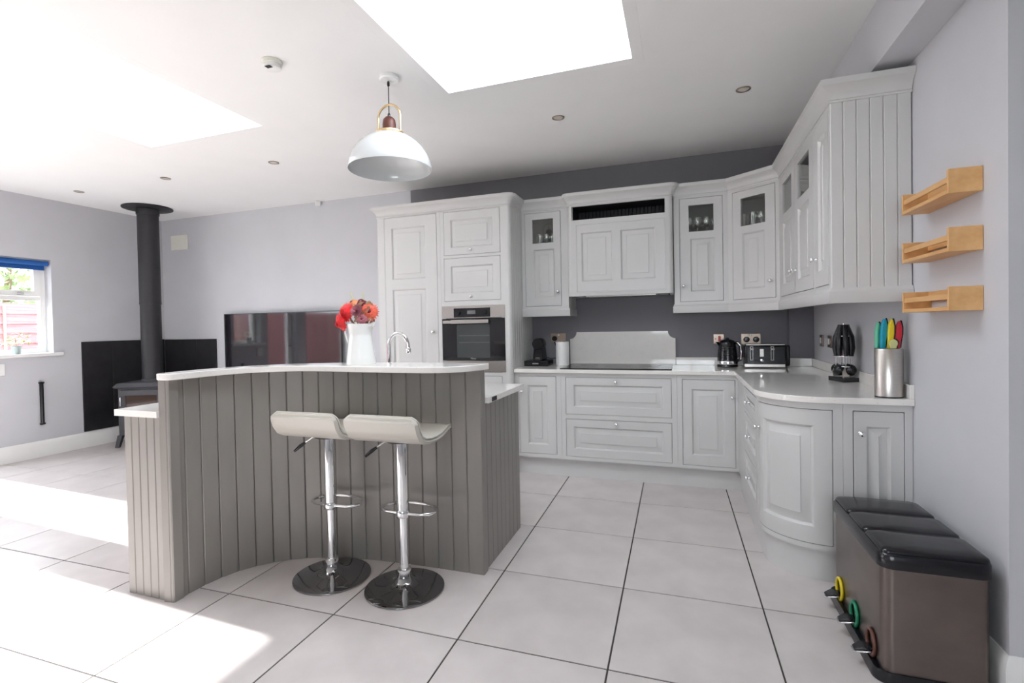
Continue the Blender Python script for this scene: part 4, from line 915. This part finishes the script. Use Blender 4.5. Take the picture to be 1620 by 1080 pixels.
# coffee machine standing on a pod drawer
pd = thing('pod_drawer', 'low black coffee pod drawer under the coffee machine', 'drawer', (-.335, .82, CZ))
obj('case', MB().box(-.452, .722, CZ, -.235, .945, CZ+.048), M_BLACK, pd, bevel=.003)
fr_ = obj('front', MB().box(-.450, .717, CZ+.004, -.237, .723, CZ+.045), M_BLACK, pd, bevel=.002)
obj('badge', MB().box(-.372, .7155, CZ+.019, -.318, .7172, CZ+.029), M_STEEL, fr_)
c = thing('coffee_machine', 'slim black capsule coffee machine by the oven tower', 'coffee machine', (-.335, .83, CZ+.049))
z = CZ+.0485
obj('body', MB().loft([[(-.385+a*.10, .76+b*.16, z) for a, b in ((0, 0), (1, 0), (1, 1), (0, 1))], [(-.376+a*.084, .775+b*.135, z+.09) for a, b in ((0, 0), (1, 0), (1, 1), (0, 1))], [(-.372+a*.076, .765+b*.14, z+.135) for a, b in ((0, 0), (1, 0), (1, 1), (0, 1))]]), M_BLACK, c, bevel=.012, seg=3)
obj('brew_head', MB().lathe([(.048, -.06), (.052, -.055), (.052, .055), (.048, .06)], n=28), M_BLACK, c, xf=lambda a, b, cc: Vector((-.334+a, .815+cc, z+.150+b)), smooth=40)
obj('drip_tray', MB().box(-.372, .727, z+.001, -.298, .770, z+.016), M_BLKM, c, bevel=.003)
obj('chrome_badge', MB().box(-.356, .7585, z+.020, -.318, .7605, z+.027), M_STEEL, c)
obj('power_cable', MB().tube([(-.30, .93, z+.02), (-.26, .955, CZ+.055), (-.215, .975, CZ+.06), (-.205, .985, CZ+.10), (-.215, .988, CZ+.16), (-.232, .985, CZ+.21)], .003, 6), M_BLACK, c, smooth=60)
k = thing('white_canister', 'plain white cylindrical canister beside the hob', 'canister', (-.125, .85, CZ))
obj('body', MB().lathe([(.056, 0), (.060, .003), (.060, .212), (.057, .215), (.054, .213), (.054, .02), (.001, .018)], (-.125, .85, CZ), 36, cap=False), M_WPLAS, k, smooth=50)
obj('roll_core', MB().lathe([(.020, .02), (.020, .222), (.017, .222), (.017, .02)], (-.125, .85, CZ), 20, cap=False), mat('card_core', (.45, .36, .25), .8), k, smooth=50)
# kettle
kx, ky = 1.247, .850
k = thing('kettle', 'black electric kettle with chrome band and handle trim', 'kettle', (kx, ky, CZ))
obj('power_base', MB().lathe([(.078, 0), (.080, .006), (.076, .016), (.06, .018)], (kx, ky, CZ), 32), M_BLACK, k, smooth=40)
obj('body', MB().lathe([(.074, .018), (.0775, .022), (.0775, .045), (.076, .06), (.071, .12), (.064, .180), (.060, .198), (.056, .205)], (kx, ky, CZ), 36), M_BLACK, k, smooth=50)
obj('chrome_band', MB().lathe([(.0785, .022), (.079, .024), (.079, .048), (.0782, .050)], (kx, ky, CZ), 36, cap=False), M_CHROME, k, smooth=40)
obj('lid', MB().lathe([(.056, .204), (.052, .213), (.03, .222), (.014, .226), (.012, .236), (.0005, .238)], (kx, ky, CZ), 28), M_BLACK, k, smooth=50)
for i in range(6): obj('ridge', MB().lathe([(.0752-.0011*i*1.4, .075+i*.018), (.0762-.0011*i*1.4, .077+i*.018), (.0748-.0011*i*1.4, .079+i*.018)], (kx, ky, CZ), 36, cap=False), M_BLACK, k, smooth=40)
hp = [(kx+.050, ky-.01, CZ+.196), (kx+.072, ky-.035, CZ+.196), (kx+.092, ky-.045, CZ+.170), (kx+.097, ky-.045, CZ+.11), (kx+.092, ky-.045, CZ+.062), (kx+.070, ky-.025, CZ+.050)]
hnd = obj('handle', MB().tube(hp, .012, 10), M_BLACK, k, smooth=60)
obj('handle_trim', MB().tube([(a+.002, b-.011, c_+.002) for a, b, c_ in hp[:5]], .0055, 8), M_CHROME, hnd, smooth=60)
obj('spout', MB().loft([[(kx-.060, ky-.02, CZ+.165), (kx-.060, ky+.02, CZ+.165), (kx-.055, ky, CZ+.16)], [(kx-.088, ky-.008, CZ+.205), (kx-.088, ky+.008, CZ+.205), (kx-.05, ky, CZ+.20)]]), M_BLACK, k, smooth=50)
# toaster
tx0, tx1, ty0, ty1 = 1.362, 1.665, .735, .905
t = thing('toaster', 'black four-slice toaster with chrome trims near the corner', 'toaster', ((tx0+tx1)/2, (ty0+ty1)/2, CZ))
obj('body', MB().box(tx0, ty0, CZ+.012, tx1, ty1, CZ+.185), M_BLACK, t, bevel=.022, seg=4)
obj('side_cheek', MB().box(tx1-.012, ty0+.012, CZ+.016, tx1+.018, ty1-.012, CZ+.178), M_BLACK, t, bevel=.012, seg=3)
obj('chrome_skirt', MB().box(tx0-.001, ty0-.002, CZ+.008, tx1-.02, ty0+.01, CZ+.032), M_STEEL, t, bevel=.002)
obj('top_trim', MB().box(tx0+.012, ty0+.004, CZ+.178, tx1-.02, ty0+.016, CZ+.187), M_STEEL, t, bevel=.002)
for x in (tx0+.05, tx0+.195):
    tr_ = obj('lever_track', slab(x-.012, CZ+.060, x+.012, CZ+.170, [(x-.006, CZ+.066, x+.006, CZ+.164)], 0, .004), M_CHROME, t, xf=frame(0, ty0-.002, 1, 0), bevel=.001)
    obj('lever', MB().box(x-.014, ty0-.022, CZ+.142, x+.014, ty0-.002, CZ+.156), M_CHROME, tr_, bevel=.003)
obj('button_strip', MB().box(tx0+.108, ty0-.003, CZ+.090, tx0+.136, ty0, CZ+.150), M_STEEL, t, bevel=.004)
obj('dial', MB().lathe([(.012, 0), (.012, .012), (.0005, .014)], n=18), M_CHROME, t, xf=lambda a, b, c_: Vector((tx0+.122+a, ty0-c_, CZ+.062+b)), smooth=40)
for y in (ty0+.045, ty0+.095):
    for x in (tx0+.03, tx0+.17): obj('slot', MB().box(x, y, CZ+.1842, x+.105, y+.022, CZ+.1856), M_BLKM, t)
# utensil stand on a black block
ux, uy, ur = 1.805, -.135, math.radians(20)
b = thing('utensil_stand', 'chrome wire stand of black handled kitchen utensils on a black block', 'utensil stand', (ux, uy, CZ), rz=ur, local=True)
obj('block_base', MB().box(-.048, -.070, 0, .048, .070, .026), M_BLACK, b, bevel=.003)
obj('pole', MB().tube([(0, 0, .02), (0, 0, .345)], .005, 10), M_CHROME, b, smooth=60)
for z, w_ in ((.270, .050), (.150, .062), (.090, .060)):
    obj('wire_ring', MB().tube([(w_*.75*math.cos(2*PI*i/20), w_*math.sin(2*PI*i/20), z) for i in range(20)], .0022, 6, True), M_CHROME, b, smooth=60)
for i in range(8):
    a = 2*PI*i/8+.3; x, y = .036*math.cos(a), .048*math.sin(a)
    ut = obj('utensil_handle', MB().tube([(x, y, .150), (x*1.1, y*1.1, .20), (x*.95, y*.95, .265), (x*.45, y*.45, .335)], [.010, .015, .016, .011], 8), M_BLACK, b, smooth=60)
    obj('utensil_shaft', MB().tube([(x, y, .155), (x, y, .095)], .003, 6), M_CHROME, ut, smooth=60)
    if i % 2: obj('utensil_head', MB().loft([[(x-.004, y-.003, .088), (x+.004, y-.003, .088), (x+.004, y+.003, .088), (x-.004, y+.003, .088)], [(x-.022, y-.004, .060), (x+.022, y-.004, .060), (x+.022, y+.004, .060), (x-.022, y+.004, .060)], [(x-.018, y-.003, .030), (x+.018, y-.003, .030), (x+.018, y+.003, .030), (x-.018, y+.003, .030)]]), M_STEEL, ut, smooth=0)
    else: obj('utensil_head', MB().sphere((x, y, .070), .030, 12, 8, 1.1), M_BLACK, ut, smooth=60)
# knife holder
hx, hy = 1.809, -.818
k = thing('knife_holder', 'brushed steel oval knife holder at the end of the worktop', 'knife holder', (hx, hy, CZ))
obj('body', MB().lathe([(.9, .004), (1.0, .006), (1.0, .226), (.97, .228), (.93, .226)], (0, 0, 0), 40), M_STEEL, k, xf=lambda x, y, z: Vector((hx+x*.057, hy+y*.045, CZ+z)), smooth=40)
obj('foot', MB().lathe([(.98, 0), (.98, .007)], n=40), M_BLACK, k, xf=lambda x, y, z: Vector((hx+x*.057, hy+y*.045, CZ+z)), smooth=40)
obj('insert', MB().lathe([(.94, .226), (.94, .2275)], n=40), M_BLACK, k, xf=lambda x, y, z: Vector((hx+x*.057, hy+y*.045, CZ+z)), smooth=40)
def knife(name, label, x, y, h, material, lean, rot, w_=.0135):
    z0 = CZ+.2278
    o = thing(name, label, 'knife', (x, y, z0), 'knives in the steel holder')
    out = [(-w_*.75, 0), (w_*.75, 0), (w_*.85, h*.25), (w_*1.15, h*.5), (w_*1.05, h*.75), (w_*.5, h*.97), (-w_*.1, h), (-w_*.75, h*.82), (-w_*1.0, h*.55), (-w_*.8, h*.25)]
    def xf(a, b, c):
        return Vector((x+a*math.cos(rot)-b*math.sin(rot)+lean*c, y+a*math.sin(rot)+b*math.cos(rot), z0+c))
    m = MB().loft([[(a, -.008, c) for a, c in out], [(a, .008, c) for a, c in out]])
    ob = obj('handle', m, material, o, xf=xf, bevel=.004)
    out2 = [(a+.006 if a > 0 else a+.010, c+.003) for a, c in out]
    obj('bolster_edge', MB().loft([[(a, -.0055, c) for a, c in out2], [(a, .0055, c) for a, c in out2]]), M_BLACK, o, xf=xf, bevel=.003)
    return o
knife('kitchen_knife', 'knife with a teal blue handle in the steel holder', 1.783, -.823, .142, M_TEAL, .05, .25)
knife('kitchen_knife', 'knife with a yellow handle in the steel holder', 1.810, -.828, .140, M_YEL, .04, .2, .0125)
knife('kitchen_knife', 'knife with a red handle in the steel holder', 1.842, -.818, .130, M_REDH, .05, .2)
knife('kitchen_knife', 'knife with a mint green handle at the left of the holder', 1.768, -.805, .125, M_MINT, .02, .5, .011)
knife('kitchen_scissors', 'short pale lime handle low at the front of the holder', 1.816, -.848, .045, M_LIME, 0, .1, .016)

# ------------------------------------------------------------------ spice shelves
for z0, lab in ((1.710, 'pine wall spice shelf, highest of the three'), (1.505, 'pine wall spice shelf, middle of the three'), (1.295, 'pine wall spice shelf, lowest of the three')):
    s = thing('spice_shelf', lab, 'shelf', (1.838, -1.235, z0), 'pine spice shelves')
    y0, y1, x0, x1 = -1.435, -1.035, 1.789, XR-.001
    obj('shelf_board', MB().box(x0, y0+.0125, z0, x1, y1-.0125, z0+.014), M_PINE, s, bevel=.0015)
    for a in (y0, y1-.012): obj('end_panel', MB().box(x0-.001, a, z0-.001, x1, a+.012, z0+.085), M_PINE, s, bevel=.0015)
    obj('front_rail', MB().box(x0+.002, y0+.0125, z0+.040, x0+.012, y1-.0125, z0+.060), M_PINE, s, bevel=.0015)
    obj('rear_rail', MB().box(x1-.012, y0+.0125, z0+.045, x1-.001, y1-.0125, z0+.085), M_PINE, s, bevel=.0015)

# ------------------------------------------------------------------ recycling bin
bn = thing('pedal_bin', 'brushed steel recycling pedal bin with a black lid by the right wall', 'bin', (1.69, -1.27, 0))
def rr(x0, y0, x1, y1, r, n=6):
    return [p for cx, cy, a in ((x1-r, y1-r, 0), (x0+r, y1-r, PI/2), (x0+r, y0+r, PI), (x1-r, y0+r, 3*PI/2)) for p in arc(cx, cy, r, a, a+PI/2, n)]
X0, X1, Y0, Y1 = 1.543, 1.850, -1.573, -.985
def ringz(x0, y0, x1, y1, r, z): return [(a, b, z) for a, b in rr(x0, y0, x1, y1, r)]
obj('base_tray', MB().loft([ringz(1.520, -1.580, 1.857, -.955, .045, .001), ringz(1.517, -1.583, 1.860, -.952, .048, .012), ringz(1.525, -1.578, 1.858, -.960, .045, .040)]), M_BLACK, bn, smooth=40)
obj('body', MB().loft([ringz(X0, Y0, X1, Y1, .035, .040), ringz(X0, Y0, X1, Y1, .035, .412)]), M_BRUSH, bn, smooth=40)
obj('lid_rim', MB().loft([ringz(X0-.008, Y0-.008, X1+.006, Y1+.008, .042, .405), ringz(X0-.009, Y0-.009, X1+.006, Y1+.009, .043, .412), ringz(X0-.008, Y0-.008, X1+.006, Y1+.008, .042, .448), ringz(X0-.002, Y0-.002, X1+.003, Y1+.003, .038, .456)]), M_BLACK, bn, smooth=50)
yq3 = [Y0+.002, Y0+.196, Y0+.392, Y1-.002]
for i in range(3):
    a, b = yq3[i]+.0015, yq3[i+1]-.0015
    lid = obj('lid', MB().loft([ringz(X0+.001, a, X1, b, .022, .452), ringz(X0+.001, a, X1, b, .022, .460), ringz(X0+.006, a+.003, X1-.002, b-.003, .022, .467), ringz(X0+.03, a+.012, X1-.010, b-.012, .03, .472), ringz(X0+.09, a+.05, X1-.04, b-.05, .03, .475)]), M_BLACK, bn, smooth=50)
for y, m_, nm in ((-1.085, M_YEL, 'yellow'), (-1.285, M_GRN, 'green'), (-1.475, M_BRN, 'brown')):
    e = obj('pedal_ring', MB().tube([(X0-.006, y+.040*math.cos(2*PI*i/28), .085+.045*math.sin(2*PI*i/28)) for i in range(28)], .0065, 8, True), m_, bn, smooth=60, label=nm+' ring round a foot pedal')
    pd_ = obj('pedal', MB().loft([[(X0-.002, y-.022, .062), (X0-.002, y+.022, .062), (X0-.002, y+.022, .070), (X0-.002, y-.022, .070)], [(X0-.035, y-.026, .060), (X0-.035, y+.026, .060), (X0-.035, y+.026, .070), (X0-.035, y-.026, .070)], [(X0-.062, y-.016, .048), (X0-.062, y+.016, .048), (X0-.062, y+.016, .056), (X0-.062, y-.016, .056)]]), M_BLACK, bn, bevel=.004)
    obj('pedal_trim', MB().tube([(X0-.004, y-.024, .060), (X0-.035, y-.028, .058), (X0-.064, y-.016, .046), (X0-.064, y+.016, .046)], .003, 6), M_CHROME, pd_, smooth=60)
